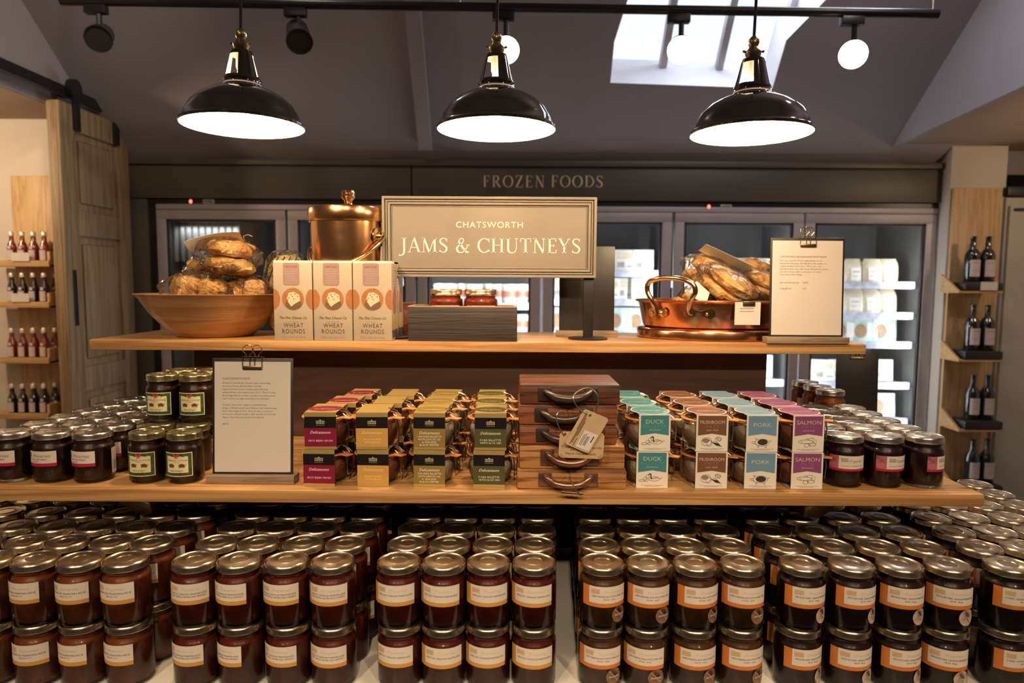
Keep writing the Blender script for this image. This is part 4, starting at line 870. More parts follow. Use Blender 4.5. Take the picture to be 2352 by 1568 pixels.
for n_, c_ in (('d_bean', (.24, .012, .05)), ('d_salmon', (.60, .33, .085)), ('d_chick', (.27, .185, .045)), ('d_pork', (.085, .085, .030)), ('r_duck', (.060, .245, .27)), ('r_mush', (.20, .085, .050)), ('r_pork', (.17, .31, .44)), ('r_salm', (.27, .075, .20))):
    M[n_] = mat(n_+'_card', c_, .32, var=.05, coat=.15)
    M[n_+'2'] = mat(n_+'_foil', tuple(min(1, x*1.5+.06) for x in c_), .35, .3, var=0)
M_ = {k: k+'2' for k in ('r_duck', 'r_mush', 'r_pork', 'r_salm')}
def kgroup(name, items, zbase):
    for (lpx, upx, fn, fill, desc, grp, drift, nr) in items:
        t = kilner('clip_top_jar', 'x', fn, fill); rec = record(t); first = True
        for r in range(nr):
            for lv in (0, 1):
                px = upx if lv else lpx; Yf = 1.124; x = P(px, 1085 if not lv else 990, Yf).x+drift*r; y = Yf+.042+.0865*r
                lab = f'{desc}, {"upper" if lv else "lower"} jar in the {["front", "second", "rear"][r]} row'
                loc = (x, y, ZM_+.0002+lv*(HK+.0006)); rr = R(random.uniform(-2.5, 2.5))
                if first: t.location = loc; t.rotation_euler = (0, 0, rr); tag(t, lab, 'jar', grp); first = False
                else: dup(rec, loc, rr, lab, grp)
GA = 'delicatessen clip-top jars on the lower shelf'; GB = 'pate and rillette clip-top jars on the lower shelf'
M['foilgold2'] = mat('pale_gold_print', (.92, .74, .42), .4, .1, var=0)
kgroup('a', [
 (735, 735, deli('d_bean', ['SPICY BEAN CRUSH']), 'pater', 'crimson-banded spicy bean clip jar', GA, .013, 3),
 (859, 852, deli('d_salmon', ['SALMON PATE', 'WITH LEMON'], False, 'foilgold2'), 'pater', 'plain gold-banded salmon pate clip jar', GA, .010, 3),
 (988, 987, deli('d_chick', ['CHICKEN RILLETTE', 'WITH LEMON OIL', '& CRACKED', 'BLACK PEPPER']), 'pate', 'mustard-banded chicken rillette clip jar', GA, .004, 3),
 (1125, 1127, deli('d_pork', ['PORK RILLETTE', 'WITH SLOE GIN']), 'pate', 'olive-banded pork rillette clip jar', GA, -.002, 3)], ZM_)
kgroup('b', [
 (1498, 1502, rill('r_duck', 'DUCK', 'RILLETTE', 'with Cranberries', DUCK), 'pate', 'teal-banded duck rillette clip jar', GB, -.004, 3),
 (1635, 1636, rill('r_mush', 'MUSHROOM', 'PATE', 'with Chilli', MUSH), 'pate', 'brown-banded mushroom pate clip jar', GB, -.003, 3),
 (1749, 1750, rill('r_pork', 'PORK', '', '', PIG), 'pate', 'blue-banded pork clip jar', GB, -.004, 3),
 (1853, 1855, rill('r_salm', 'SALMON', 'PATE', 'with Horseradish', FISH), 'pater', 'purple-banded salmon pate clip jar', GB, -.004, 3)], ZM_)
# ================================================================== CHEESE BOARDS
def spl3(pts, n=4):
    pts = [Vector(p) for p in pts]; o = []
    for i in range(len(pts)-1):
        p0, p1, p2, p3 = pts[max(i-1, 0)], pts[i], pts[i+1], pts[min(i+2, len(pts)-1)]
        for k in range(n): u = k/n; o.append(.5*((2*p1)+(-p0+p2)*u+(2*p0-5*p1+4*p2-p3)*u*u+(-p0+3*p1-3*p2+p3)*u**3))
    return o+[pts[-1]]
def cheese_board(pxa, pxb, h, wm, hm, label, z, front, hx0, hx1, dep=.13):
    xa, xb = P(pxa, 1100, front).x, P(pxb, 1100, front).x
    t = thing('cheese_board', label, 'cheese board', ((xa+xb)/2, front, z), 0, 'stacked wooden cheese boards'); hw = (xb-xa)/2
    q = MB(); q.box(-hw, hw, 0, dep, 0, h, 0, .005); obj('board', q, wm, t)
    cx = (hx0+hx1)/2; q = MB()
    for s in (hx0, hx1): q.box(s-.011, s+.011, -.004, -.0002, h*.18, h*.86, 0, .0015)
    pts = [(hx0, -.004, h*.66), (hx0+.006, -.014, h*.60), (hx0+.018, -.022, h*.46), (cx, -.024, h*.38), (hx1-.018, -.022, h*.46), (hx1-.006, -.014, h*.60), (hx1, -.004, h*.66)]
    q.tube(spl3(pts), [.0035+.0025*math.sin(PI*k_/24) for k_ in range(25)], 12, flat=1.2); obj('pull_handle', q, hm, t); return t
z = ZM_+.0003
cheese_board(1187, 1440, .0335, 'board1', 'copperh', 'oak cheese board with copper-coloured handle, bottom of the stack', z, 1.114, -.045, .032); z += .0338
cheese_board(1192, 1435, .0400, 'board1', 'copperh', 'striped oak cheese board, second from the bottom of the stack', z, 1.117, -.042, .034); z += .0403
cheese_board(1192, 1416, .0330, 'board2', 'ironh', 'cherry cheese board with dark handle in the middle of the stack', z, 1.122, -.043, .030); z += .0333
cheese_board(1190, 1416, .0340, 'board2', 'ironh', 'reddish cheese board with iron handle, second from the top', z, 1.122, -.045, .030); z += .0343
cheese_board(1192, 1421, .0340, 'board3', 'ironh', 'dark walnut cheese board on top of the stack', z, 1.122, -.042, .035); z += .0343
def card(name, label, corners, Y, mats, hole, loop, sticker_=None, text=None):
    """hanging card: corners in photo order top-left, top-right, bottom-right, bottom-left at depth Y"""
    c = [P(x, y, Y) for x, y in corners]; o = c[0]; t = thing(name, label, 'tag', o)
    ex = (c[1]-c[0]); w = ex.length; ex.normalize(); ez = (c[0]-c[3]); h = ez.length; ez.normalize(); ey = ex.cross(ez)*-1; ey = Vector((0, 1, 0))
    Mx = Matrix(((ex.x, ey.x, ez.x, 0), (ex.y, ey.y, ez.y, 0), (ex.z, ey.z, ez.z, 0), (0, 0, 0, 1)))
    q = MB(); q.M = Mx; r = w*.1; poly = []
    for (cx, cy, a0) in ((r, -r, 180), (w-r, -r, 90), (w-r, -h+r, 0), (r, -h+r, -90)):
        for k in range(5): a = R(a0-k*22.5); poly.append((cx+r*math.cos(a), cy+r*math.sin(a)))
    q.prism(poly, -.0004, .0004, 0); f = Flat(); 
    if text: text(f, w, h)
    f.ell(hole[0]*w, -hole[1]*h, .0022, .0022, 1, 1, 12); f.to(q, lambda u, v, l: (u, -.0006-l*.0003, v)); obj('card', q, mats, t, False)
    if sticker_:
        q = MB(); q.M = Mx; f = Flat(); sticker_(f, w, h); f.to(q, lambda u, v, l: (u, -.0009-l*.0003, v)); obj('price_sticker', q, ['paper', 'inkb'], t, False)
    q = MB(); pts = [P(x, y, yy)-o for x, y, yy in loop]; sp = []
    for i in range(len(pts)-1):
        for k in range(4):
            p0, p1, p2, p3 = pts[max(i-1, 0)], pts[i], pts[i+1], pts[min(i+2, len(pts)-1)]; u = k/4
            sp.append(.5*((2*p1)+(-p0+p2)*u+(2*p0-5*p1+4*p2-p3)*u*u+(-p0+3*p1-3*p2+p3)*u**3))
    sp.append(pts[-1]); q.tube(sp, .0009, 6); obj('wire_loop', q, 'wire', t); return t
def tx1(f, w, h):
    for k, (a, b) in enumerate(((.05, .55), (.12, .95), (.2, .9), (.3, .7), (.75, .95), (.84, .9))): f.rect(w*(.12+k*.045), -h*b, w*(.12+k*.045)+.0012, -h*a, 1, 1) if k < 5 else None
def st1(f, w, h):
    f.rect(w*.42, -h*.95, w*.95, -h*.48, 0, 1)
    for k in range(9): f.rect(w*(.60+.0*k), -h*(.62+.028*k), w*.72, -h*(.62+.028*k)+.0008, 1, 2)
    f.rect(w*.48, -h*.88, w*.50, -h*.58, 1, 2); f.rect(w*.54, -h*.88, w*.56, -h*.55, 1, 2); f.rect(w*.82, -h*.72, w*.86, -h*.55, 1, 2)
def tx2(f, w, h):
    f.text('Your Cheese Boards', w*.5, -h*.62, .006, 1, 1, width=w*.9, res=2, shear=.1); f.text('are', w*.3, -h*.72, .005, 1, 1, res=1); f.text('Hand made locally', w*.5, -h*.86, .005, 1, 1, width=w*.7, res=2, shear=.2)
    f.stroke([(w*.06, -h*.85), (w*.06, -h*.93), (w*.12, -h*.93)], .0006, 1, 1); f.stroke([(w*.88, -h*.93), (w*.94, -h*.93), (w*.94, -h*.85)], .0006, 1, 1)
card('price_tag', 'square kraft tag hanging on the middle cheese boards, behind the tilted tag', [(1286, 990), (1389, 994), (1386, 1054), (1282, 1050)], 1.088, ['kraft', 'ink'], (.12, .1), [(1296, 1001, 1.087), (1281, 975, 1.085), (1279, 952, 1.085), (1290, 942, 1.09), (1302, 942, 1.1), (1306, 960, 1.106)], None, tx2)
card('price_tag', 'tilted kraft tag with white barcode sticker hanging from the top cheese board', [(1343, 938), (1399, 962), (1352, 1043), (1296, 1018)], 1.080, ['kraft', 'ink'], (.3, .1), [(1349, 951, 1.079), (1330, 939, 1.08), (1318, 920, 1.083), (1320, 905, 1.09), (1338, 893, 1.096), (1356, 892, 1.092), (1371, 905, 1.085), (1374, 925, 1.082), (1366, 945, 1.082)], st1, tx1)
def tx3(f, w, h): f.rect(w*.2, -h*.5, w*.8, -h*.45, 1, 1)
card('price_tag', 'kraft tag lying under the bottom cheese board handle', [(1287, 1128), (1338, 1132), (1330, 1141), (1290, 1134)], 1.085, ['kraft', 'ink'], (.8, .4), [(1334, 1138, 1.084), (1322, 1122, 1.083), (1312, 1105, 1.082), (1308, 1090, 1.086), (1313, 1082, 1.095)], None, tx3)
# ================================================================== CLIP BOARDS
def clipboard(name, label, cx, y, zb, w, h, tilt, textfn, back=False, rz_=0, base=True, bw=None):
    t = thing(name, label, 'clipboard', (cx, y, zb), rz_); bw = bw or w*1.12
    q = MB(); q.box(-bw/2, bw/2, -.015, .015, .0002, .014, 0, .0015); obj('wooden_foot', q, 'stand', t)
    Rt = Matrix.Translation((0, 0, .0135)) @ Matrix.Rotation(R(tilt if not back else -tilt), 4, 'X')
    q = MB(); q.M = Rt; q.box(-w/2, w/2, -.0015, .0015, 0, h, 0, .0008); obj('board', q, 'board', t)
    s = 1 if back else -1
    q = MB(); q.M = Rt; f = Flat(); f.rect(-w/2+.004, .004, w/2-.004, h-.006, 0, 0)
    if textfn: textfn(f, w, h)
    f.to(q, (lambda u, v, l: (u, -.0019-l*.0003, v)) if not back else (lambda u, v, l: (-u, .0019+l*.0003, v))); obj('paper_sheet', q, ['paper', 'paperink'], t, False)
    q = MB(); q.M = Rt; cw = .0165
    q.box(-cw, cw, -.0055, -.0025, h-.019, h-.013, 0, .0008); q.box(-cw, cw, .0025, .0055, h-.019, h-.013, 0, .0008); q.add([(-cw, -.005, h+.003), (cw, -.005, h+.003), (cw, .005, h+.003), (-cw, .005, h+.003)], [(0, 1, 2, 3)])
    for x in (-cw, -.004, .004, cw): q.tube([(x, -.0048, h+.003), (x, -.0040, h-.015)], .0007, 5); q.tube([(x, .0048, h+.003), (x, .0040, h-.015)], .0007, 5)
    c = obj('bulldog_clip', q, 'clip', t)
    q = MB(); q.M = Rt
    for (ox, dy, s1) in ((-.007, -.004, 1), (.006, .002, .88)):
        pts = [(ox-.003, dy, h+.002), (ox-.003, dy, h+.006), (ox-.009*s1, dy, h+.012), (ox-.009*s1, dy, h+.018), (ox-.003, dy, h+.022), (ox+.004, dy, h+.022), (ox+.009*s1, dy, h+.017), (ox+.009*s1, dy, h+.011), (ox+.003, dy, h+.006), (ox+.003, dy, h+.002)]
        q.tube(pts, .0009, 6)
    obj('clip_wire', q, 'goldwire', c); return t
PATE = ['Nestled on the North Cornish coast, overlooking', 'the sea in Norton Barton Farm, Cornish', 'Charcuterie have been creating award winning', 'artisan British charcuterie since 2011. They use the', 'finest ingredients in their products including their', 'own Cornish Lop pigs reared by us on the farm.', '',
        'Cornish Charcuterie supply an award-winning', 'range of British pates and rillettes, and cured meats.', 'Since they began in 2011, their produce continues', 'to receive critical acclaim, with awards in both the', 'Taste of the West and Great Taste Awards.']
def pt(f, w, h):
    k = w/.15; f.text('CHATSWORTH PATE', -w/2+.019*k, h-.040*k, .0058*k, 1, 1, 'L', width=.051*k, sp=1.1)
    for i, s in enumerate(PATE):
        if s: f.text(s, -w/2+.019*k, h-(.0475+.0058*i)*k, .0042*k, 1, 1, 'L', res=1, width=.0019*k*len(s))
    f.text('£8.50', -w/2+.019*k, h-.124*k, .005*k, 1, 1, 'L', res=1)
HAND = ['We use only the finest ingredients in our', 'handmade biscuits, all baked on the estate to', 'simple traditional recipes. We serve our', 'shortbread in our cafes and restaurants, and in', 'our farm shop, with a selection of other', 'homemade sweet things.']
def ht(f, w, h):
    k = w/.15; f.text('CHATSWORTH SANDRINGHAM SHORTBREAD', -w/2+.019*k, h-.040*k, .005*k, 1, 1, 'L', res=1, width=.095*k)
    for i, s in enumerate(HAND): f.text(s, -w/2+.019*k, h-(.0475+.0056*i)*k, .004*k, 1, 1, 'L', res=1, width=.0021*k*len(s))
    f.text('Jam and preserves', -w/2+.019*k, h-.092*k, .005*k, 1, 1, 'L', shear=.3, res=1, width=.04*k); f.text('£4.50', -w/2+.066*k, h-.092*k, .005*k, 1, 1, 'L', shear=.3, res=1)
    f.text('150g gift tin', -w/2+.019*k, h-.104*k, .005*k, 1, 1, 'L', shear=.3, res=1, width=.024*k); f.text('£12', -w/2+.066*k, h-.104*k, .005*k, 1, 1, 'L', shear=.3, res=1)
c0 = P(580, 1105, 1.145)
clipboard('clipboard_stand', 'clipboard stand with white text sheet between mincemeat and crimson clip jars', c0.x, 1.148, ZM_, .138, .199, -4, pt, bw=.150)
c0 = P(1850, 780, 1.431)
clipboard('clipboard_stand', 'clipboard stand with white text sheet beside the copper pan', c0.x, 1.431, ZT_, .155, .207, -3, ht, bw=.172)
c0 = P(1348, 770, 1.575)
clipboard('clipboard_stand', 'black clipboard stand seen from behind, under the sign', c0.x, 1.585, ZT_, .128, .195, 3, None, True, bw=.142)
c0 = P(1968, 900, 1.74)
o = clipboard('clipboard_stand', 'black clipboard stand seen from behind at the far right', c0.x, 1.74, ZM_, .100, .158, 5, None, True, bw=.112); o.rotation_euler = (0, 0, R(-14))
# ================================================================== SIGN
c = P(1124, 545, 1.50); sw = P(1371, 545, 1.50).x-P(880, 545, 1.50).x; sh = P(1124, 452, 1.5).z-P(1124, 637, 1.5).z
sn = thing('shop_sign', 'taupe framed sign reading CHATSWORTH JAMS & CHUTNEYS on black legs', 'sign', (c.x, 1.50, 0)); zc = c.z; zb = zc-sh/2
q = MB(); q.box(-sw/2, sw/2, 0, .012, zb, zb+sh, 0, .001); obj('board', q, 'sign', sn)
for (d, w_, y) in ((0, .008, -.007), (.0095, .004, -.004), (.0145, .006, -.0055), (.0215, .0022, -.002)):
    pass
q = MB()
def frame(mb, d, w_, y, b=.001):
    a_ = sw/2-d; z0 = zb+d; z1 = zb+sh-d
    mb.box(-a_, a_, y, .001, z1-w_, z1, 0, b); mb.box(-a_, a_, y, .001, z0, z0+w_, 0, b); mb.box(-a_, -a_+w_, y, .001, z0+w_*.5, z1-w_*.5, 0, b); mb.box(a_-w_, a_, y, .001, z0+w_*.5, z1-w_*.5, 0, b)
frame(q, 0, .006, -.008, .002); frame(q, .0075, .0035, -.004, .001); frame(q, .0125, .0055, -.0065, .002); frame(q, .0195, .0020, -.002, .0006); obj('frame_moulding', q, 'sign', sn)
f = Flat(); k = sw/491
f.text('CHATSWORTH', 0, zc+k*(545-523)*1.0, .0185, 0, 1, width=153*k, res=4, sp=1.15); q = MB(); f.plane(q, -.0004); obj('brand_lettering', q, 'cream', sn, False); f = Flat(); f.serif('JAMS & CHUTNEYS', 2*k, zc-k*(578-543), k*33, 0, 1, width=417*k, track=.05)
q = MB(); f.plane(q, -.0004); obj('lettering', q, 'cream', sn, False)
for px in (1352, 896):
    x = P(px, 700, 1.5).x-c.x; q = MB(); q.box(x-.011, x+.011, .002, .010, ZT_+.004, zb+.004, 0, .001); q.lathe([(0, 0), (.0435, 0), (.0435, .003), (.040, .004), (0, .004)], 32, 0, x, .006, ZT_+.0003); obj('leg', q, 'black', sn)
# ================================================================== WHEAT BOXES
def wheat(label, loc, first=None):
    t = thing('biscuit_carton', label, 'box', loc, 0, 'wheat biscuit cartons'); w, h, d = .0805, .166, .070
    q = MB(); q.box(-w/2, w/2, 0, d, 0, h-.004, 0, .0012)
    q.prism([(-w/2, h-.005), (w/2, h-.005), (w/2, h), (-w/2, h)], .004, d*.5, 1); q.tube([(-w/2+.0005, d*.35, h-.006), (w/2-.0005, d*.35, h-.006)], .0062, 10, 1)
    obj('carton', q, ['wheat', 'wheattop'], t)
    f = Flat(); k = w/90; U = lambda px: (px-673)*k; V = lambda py: (784-py)*k*.985
    f.poly([(U(651), V(604)), (U(655), V(601)), (U(685), V(601)), (U(689), V(604)), (U(689), V(650)), (U(685), V(654)), (U(655), V(654)), (U(651), V(650))], 1, 1)
    f.text('HERITAGE', U(670), V(612), .0056, 2, 2, width=28*k)
    for i, (a, b) in enumerate(((655, 686), (656, 684), (653, 687), (658, 682), (660, 680), (656, 684), (655, 685))): 
        f.rect(U(a), V(617+i*5.3), U(b), V(617+i*5.3)+.0008 if i == 0 else V(617+i*5.3)+.0022, 3, 2)
    f.ell(0, V(686), 25.5*k, 26*k, 4, 1, 32, .008); f.ell(1*k, V(698), 19*k, 13*k, 5, 2, 24, .02)
    f.poly([(U(664), V(671)), (U(676), V(669)), (U(688), V(676)), (U(690), V(690)), (U(683), V(694)), (U(676), V(698)), (U(669), V(704)), (U(661), V(692)), (U(659), V(684))], 6, 3)
    for (a, b) in ((669, 676), (672, 680), (664, 683), (678, 674), (684, 680), (675, 686), (661, 688)): f.ell(U(a), V(b), 1.6*k, 1.2*k, 2, 4, 7)
    for s in (-1, 1): 
        pts = [(s*45*k, V(665))]+[(s*(45-15*math.sin(R(a)))*k, V(686-24*math.cos(R(a)))) for a in range(10, 171, 16)]+[(s*45*k, V(710))]; f.poly(pts if s > 0 else pts, 4, 1)
    f.text('The Fine Cheese Co', 0, V(733), .0078, 2, 2, shear=.4, width=64*k, res=2); f.text('BATH ENGLAND', 0, V(740), .0028, 3, 2, width=30*k, res=1)
    f.text('WHEAT', 0, V(753), .0128, 2, 2, width=46*k, res=3, sp=1.2); f.text('ROUNDS', 0, V(767), .0128, 2, 2, width=53*k, res=3, sp=1.2); f.text('150g e (Net wt. 5.3oz)', 0, V(778.5), .0070, 3, 2, width=56*k, res=1)
    q = MB(); f.plane(q, -.0002, .00018); obj('front_print', q, ['wheat', 'mauve', 'ink', 'grey', 'biscuit', 'shadowprint', 'cheese'], t, False)
    g = Flat()
    for i in range(8): g.rect(.012, h*(.92-.035*i), .058, h*(.92-.035*i)+.001, 1, 1)
    g.ell(.035, h*.50, .022, .028, 0, 1, 24); g.rect(.004, .006, .066, .055, 2, 1); g.rect(.004, .006, .066, .022, 3, 2)
    q = MB(); g.to(q, lambda u, v, l: (w/2+.0002+l*.0002, u, v)); obj('side_print', q, ['biscuit', 'grey', 'side', 'shadowprint'], t, False); return t
for i, px in enumerate((672.5, 764, 855)):
    x = P(px, 700, 1.422).x; wheat(f'cream wheat biscuit carton, {["left", "middle", "right"][i]} of the front three', (x, 1.424, ZT_+.0003))
    wheat(f'cream wheat biscuit carton behind the {["left", "middle", "right"][i]} front carton', (x+.001, 1.496, ZT_+.0003))
# ================================================================== RISER CRATE with two jars, second crate
def crate(label, x0, x1, y0, y1, h, m, rim):
    t = thing('wooden_crate', label, 'crate', ((x0+x1)/2, y0, ZT_+.0003)); w = (x1-x0)/2; d = y1-y0
    q = MB(); q.box(-w, w, 0, .008, 0, h-.002, 0, .001); q.box(-w, w, d-.008, d, 0, h-.002, 0, .001); q.box(-w, -w+.008, .0085, d-.0085, 0, h-.002, 0, .001); q.box(w-.008, w, .0085, d-.0085, 0, h-.002, 0, .001); q.box(-w+.009, w-.009, .009, d-.009, .012, .018); obj('box', q, m, t)
    q = MB(); q.box(-w, w, 0, .008, h-.002, h); q.box(-w, w, d-.008, d, h-.002, h); q.box(-w, -w+.008, .008, d-.008, h-.002, h); q.box(w-.008, w, .008, d-.008, h-.002, h); obj('cut_edge', q, rim, t, False); return t
xa, xb = P(937, 745, 1.426).x, P(1188, 745, 1.426).x
crate('dark wooden crate holding two jars under the sign', xa, xb, 1.426, 1.528, .0735, 'riser', 'riseredge')
crate('red-brown wooden crate behind the wheat cartons', P(890, 745, 1.54).x, P(945, 745, 1.54).x+.0, 1.572, 1.62, .076, 'redwood', 'riseredge')
def hl():
    f = Flat(); f.rect(-.034, .022, .034, .056, 0, 1, 14); f.rect(-.020, .026, .034, .056, 1, 2, 12); f.text('Preserves', .006, .046, .007, 2, 3, shear=.4, width=.026); return f, ['orange', 'white', 'tagline']
cjar = jar('jelly_jar', .0365, .090, .0105, J['honey'], 'lidg', hl, 'x', 'jar')
xx = [P(1024, 680, 1.468).x, P(1104, 680, 1.468).x]; rec = record(cjar)
cjar.location = (xx[0], 1.474, ZT_+.0185); tag(cjar, 'left red jelly jar with gold lid in the dark crate', 'jar', 'jelly jars in the dark crate')
dup(rec, (xx[1], 1.474, ZT_+.0185), R(5), 'right red jelly jar with gold lid in the dark crate', 'jelly jars in the dark crate')
# ================================================================== COPPER BUCKET
c = P(797, 540, 1.530); cb = thing('ice_bucket', 'polished copper lidded bucket with swing handle behind the cartons', 'bucket', (P(800, 540, 1.53).x-.0, 1.533, ZT_+.0003))
rb = .0845; hb = P(797, 478, 1.53).z-ZT_
# bucket stands on a shallow copper foot
q = MB(); q.lathe([(0, 0), (rb*.80, 0), (rb*.82, .004), (rb*.85, .010), (rb*.93, hb*.35), (rb*.965, hb-.030), (rb*.965, hb-.026), (rb*.92, hb-.026)], 56); obj('body', q, 'copper', cb)
q = MB(); q.lathe([(rb*.97, hb-.032), (rb*1.01, hb-.032), (rb*1.03, hb-.029), (rb*1.03, hb-.004), (rb*1.01, hb-.001), (rb*.97, hb), (rb*.5, hb+.004), (0, hb+.006)], 56); obj('lid', q, 'copper', cb)
q = MB(); q.lathe([(.010, hb+.004), (.011, hb+.006), (.008, hb+.010), (.009, hb+.016), (.014, hb+.021), (.0155, hb+.025), (.0135, hb+.029), (.0155, hb+.033), (.0135, hb+.038), (0, hb+.040)], 24); obj('knob', q, 'copperbrass', cb)
ax = Vector((.90, -.44, 0)).normalized(); pr = Vector((-.44, -.90, 0)).normalized(); ze = hb-.065
q = MB()
for s in (1, -1):
    o = ax*s*(rb*.98); q = MB(); q.M = Matrix.Translation(o+Vector((0, 0, ze))) @ (ax*s).to_track_quat('Z', 'Y').to_matrix().to_4x4(); q.lathe([(.021, -.002), (.021, .001), (.012, .003), (.012, .008), (.009, .013), (0, .014)], 20); obj('handle_ear', q, 'copperbrass', cb)
q = MB(); pts = []
for i in range(25):
    a = PI*i/24; dv = (pr*.72+Vector((0, 0, -.70))).normalized(); pts.append(ax*(rb*1.13)*math.cos(a)+dv*(rb*1.18)*math.sin(a)+Vector((0, 0, ze)))
q.tube(pts, .0048, 10); obj('swing_handle', q, 'copperbrass', cb)
# ================================================================== BAGGED BAKES
def lump(mb, r, h, seed, mi=0, n=28, m=9, amp=.07, cx=0, cy=0, cz=0):
    vs = []; fs = []
    for j in range(m+1):
        th = PI*j/m-PI/2; rr = math.copysign(abs(math.cos(th))**.55, math.cos(th)) if 0 < j < m else 0; zz = math.copysign(abs(math.sin(th))**.8, math.sin(th))
        for i in range(n):
            a = 2*PI*i/n; p = Vector((rr*math.cos(a), rr*math.sin(a), zz)); d = 1+amp*noise.noise(p*2.2+Vector((seed, 0, 0)))*2+amp*.5*noise.noise(p*6+Vector((0, seed, 0)))*2
            vs.append((cx+p.x*r*d, cy+p.y*r*d, cz+h/2+p.z*h/2*d))
    for j in range(m):
        for i in range(n): fs.append((j*n+i, j*n+(i+1) % n, (j+1)*n+(i+1) % n, (j+1)*n+i))
    mb.add(vs, fs, mi)
def bag(mb, rx, ry, h, seed, amp=.10):
    n, m = 40, 18; vs = []; fs = []
    for j in range(m+1):
        th = PI*j/m-PI/2; rr = abs(math.cos(th))**.5 if 0 < j < m else 0; zz = math.copysign(abs(math.sin(th))**.75, math.sin(th))
        for i in range(n):
            a = 2*PI*i/n; p = Vector((rr*math.cos(a), rr*math.sin(a), zz)); w = abs(noise.noise(p*3+Vector((seed, 3, 0))))*2-.35; w2 = abs(noise.noise(p*8+Vector((seed, 9, 0))))
            d = 1+amp*w+amp*.6*w2; ext = 1+.22*max(0, abs(math.cos(a))-.80)/.2*rr
            fl = 1-.5*max(0, abs(math.cos(a))-.82)/.18
            vs.append((p.x*rx*d*ext, p.y*ry*d, h/2+p.z*h/2*d*fl))
    for j in range(m):
        for i in range(n): fs.append((j*n+i, j*n+(i+1) % n, (j+1)*n+(i+1) % n, (j+1)*n+i))
    mb.add(vs, fs, 0)
def bake_bag(label, loc, rot, n, r, h, seed, group, paper=None, side=False):
    t = thing('bagged_biscuits', label, 'biscuits', loc, 0, group, rot=rot)
    if not side:
        for k in range(n):
            q = MB(); lump(q, r*(1-.04*k), h/n*1.02, seed+k*3.1, cz=k*h/n, cx=.004*math.sin(seed+k)); obj('biscuit', q, 'baked', t)
        q = MB(); bag(q, r*1.12, r*1.10, h*1.10, seed); o = obj('cellophane_bag', q, 'cellophane', t)
    else:
        for k in range(n):
            q = MB(); lump(q, r*.62, h*.92, seed+k*2.7, cx=(k-(n-1)/2)*r*.95, cz=h*.02); obj('biscuit', q, 'baked', t)
        q = MB(); bag(q, r*(.40+.42*n), r*.70, h*1.06, seed); obj('cellophane_bag', q, 'cellophane', t)
    if paper:
        q = MB(); L_s, W_s, p0, bend, rot2 = paper; vs = []; nn = 8
        for i in range(nn+1):
            u = i/nn; vs += [(-L_s*u, -W_s/2*(1-.25*u), bend*(-u*u)), (-L_s*u, W_s/2*(1-.25*u), bend*(-u*u))]
        vs2 = [(x, y, z+.0006) for x, y, z in vs]; q.M = Matrix.Translation(p0) @ rot2
        q.add(vs+vs2, [(2*i, 2*i+1, 2*i+3, 2*i+2) for i in range(nn)]+[(2*i+2*nn+2, 2*i+2*nn+4, 2*i+2*nn+5, 2*i+2*nn+3) for i in range(nn)]+[(2*i, 2*i+2, 2*i+2*nn+4, 2*i+2*nn+2) for i in range(nn)]); obj('paper_label', q, 'tagw', t); 
        q = MB(); c = Vector(p0); q.tube([c+Vector((.004, 0, .001)), c+Vector((.0, .004, .006)), c+Vector((.012, 0, .010)), c+Vector((.02, .004, .007))], .0009, 5); obj('ribbon_tie', q, 'traywood', t)
    return t
# bowl
bc = Vector((P(492, 730, 1.54).x, 1.545, ZT_+.0003)); bw = thing('wooden_bowl', 'wide turned wooden bowl holding bagged bakes', 'bowl', bc)
q = MB(); hz = P(492, 678, 1.40).z-ZT_
q.lathe([(0, 0), (.078, 0), (.084, .003), (.106, .022), (.133, .052), (.153, .084), (.1640, hz), (.162, hz+.0008), (.158, hz-.002), (.147, .084), (.127, .054), (.10, .026), (.07, .014), (0, .012)], 72); obj('bowl', q, 'bowl', bw)
GBK = 'bagged bakes in the wooden bowl'
bx, by, bz = bc
bake_bag('lower left bag of golden pastries in the wooden bowl', (P(455, 650, 1.50).x, 1.50, bz+.052), (R(4), R(5), R(8)), 2, .055, .086, 1.3, GBK, None, True)
bake_bag('lower right bag of golden pastries in the wooden bowl', (P(560, 650, 1.51).x, 1.515, bz+.062), (R(-3), R(2), R(-10)), 2, .042, .070, 4.1, GBK, None, True)
bake_bag('top bag of stacked biscuits with a curled paper label on the bowl', (P(524, 640, 1.50).x, 1.50, bz+.136), (R(-3), R(4), R(0)), 2, .052, .074, 7.7, GBK, (.11, .05, (.03, -.01, .080), .032, Matrix.Rotation(R(4), 4, 'Z') @ Matrix.Rotation(R(-28), 4, 'X')))
bake_bag('small darker biscuit bag behind the top bag in the bowl', (P(468, 640, 1.59).x, 1.615, bz+.118), (R(10), R(-12), R(30)), 2, .036, .060, 3.2, GBK)
# loaf
lf = thing('bagged_loaf', 'clear bag of striped bread standing behind the bowl', 'bread', (P(668, 640, 1.60).x, 1.572, ZT_+.0003))
q = MB(); lump(q, .045, .182, 2.2, amp=.03, m=14); obj('loaf', q, 'bread', lf)
q = MB(); bag(q, .050, .050, .192, 5.5, .06); obj('cellophane_bag', q, 'cellophane', lf)
q = MB()
for k in range(5): 
    s = -.040+k*.014; q.tube([(s-.004, -.047+abs(s)*.3, .12), (s+.006, -.044+abs(s)*.3, .15), (s+.018, -.030, .178)], .0012, 5)
obj('printed_stripe', q, 'inkb', lf)
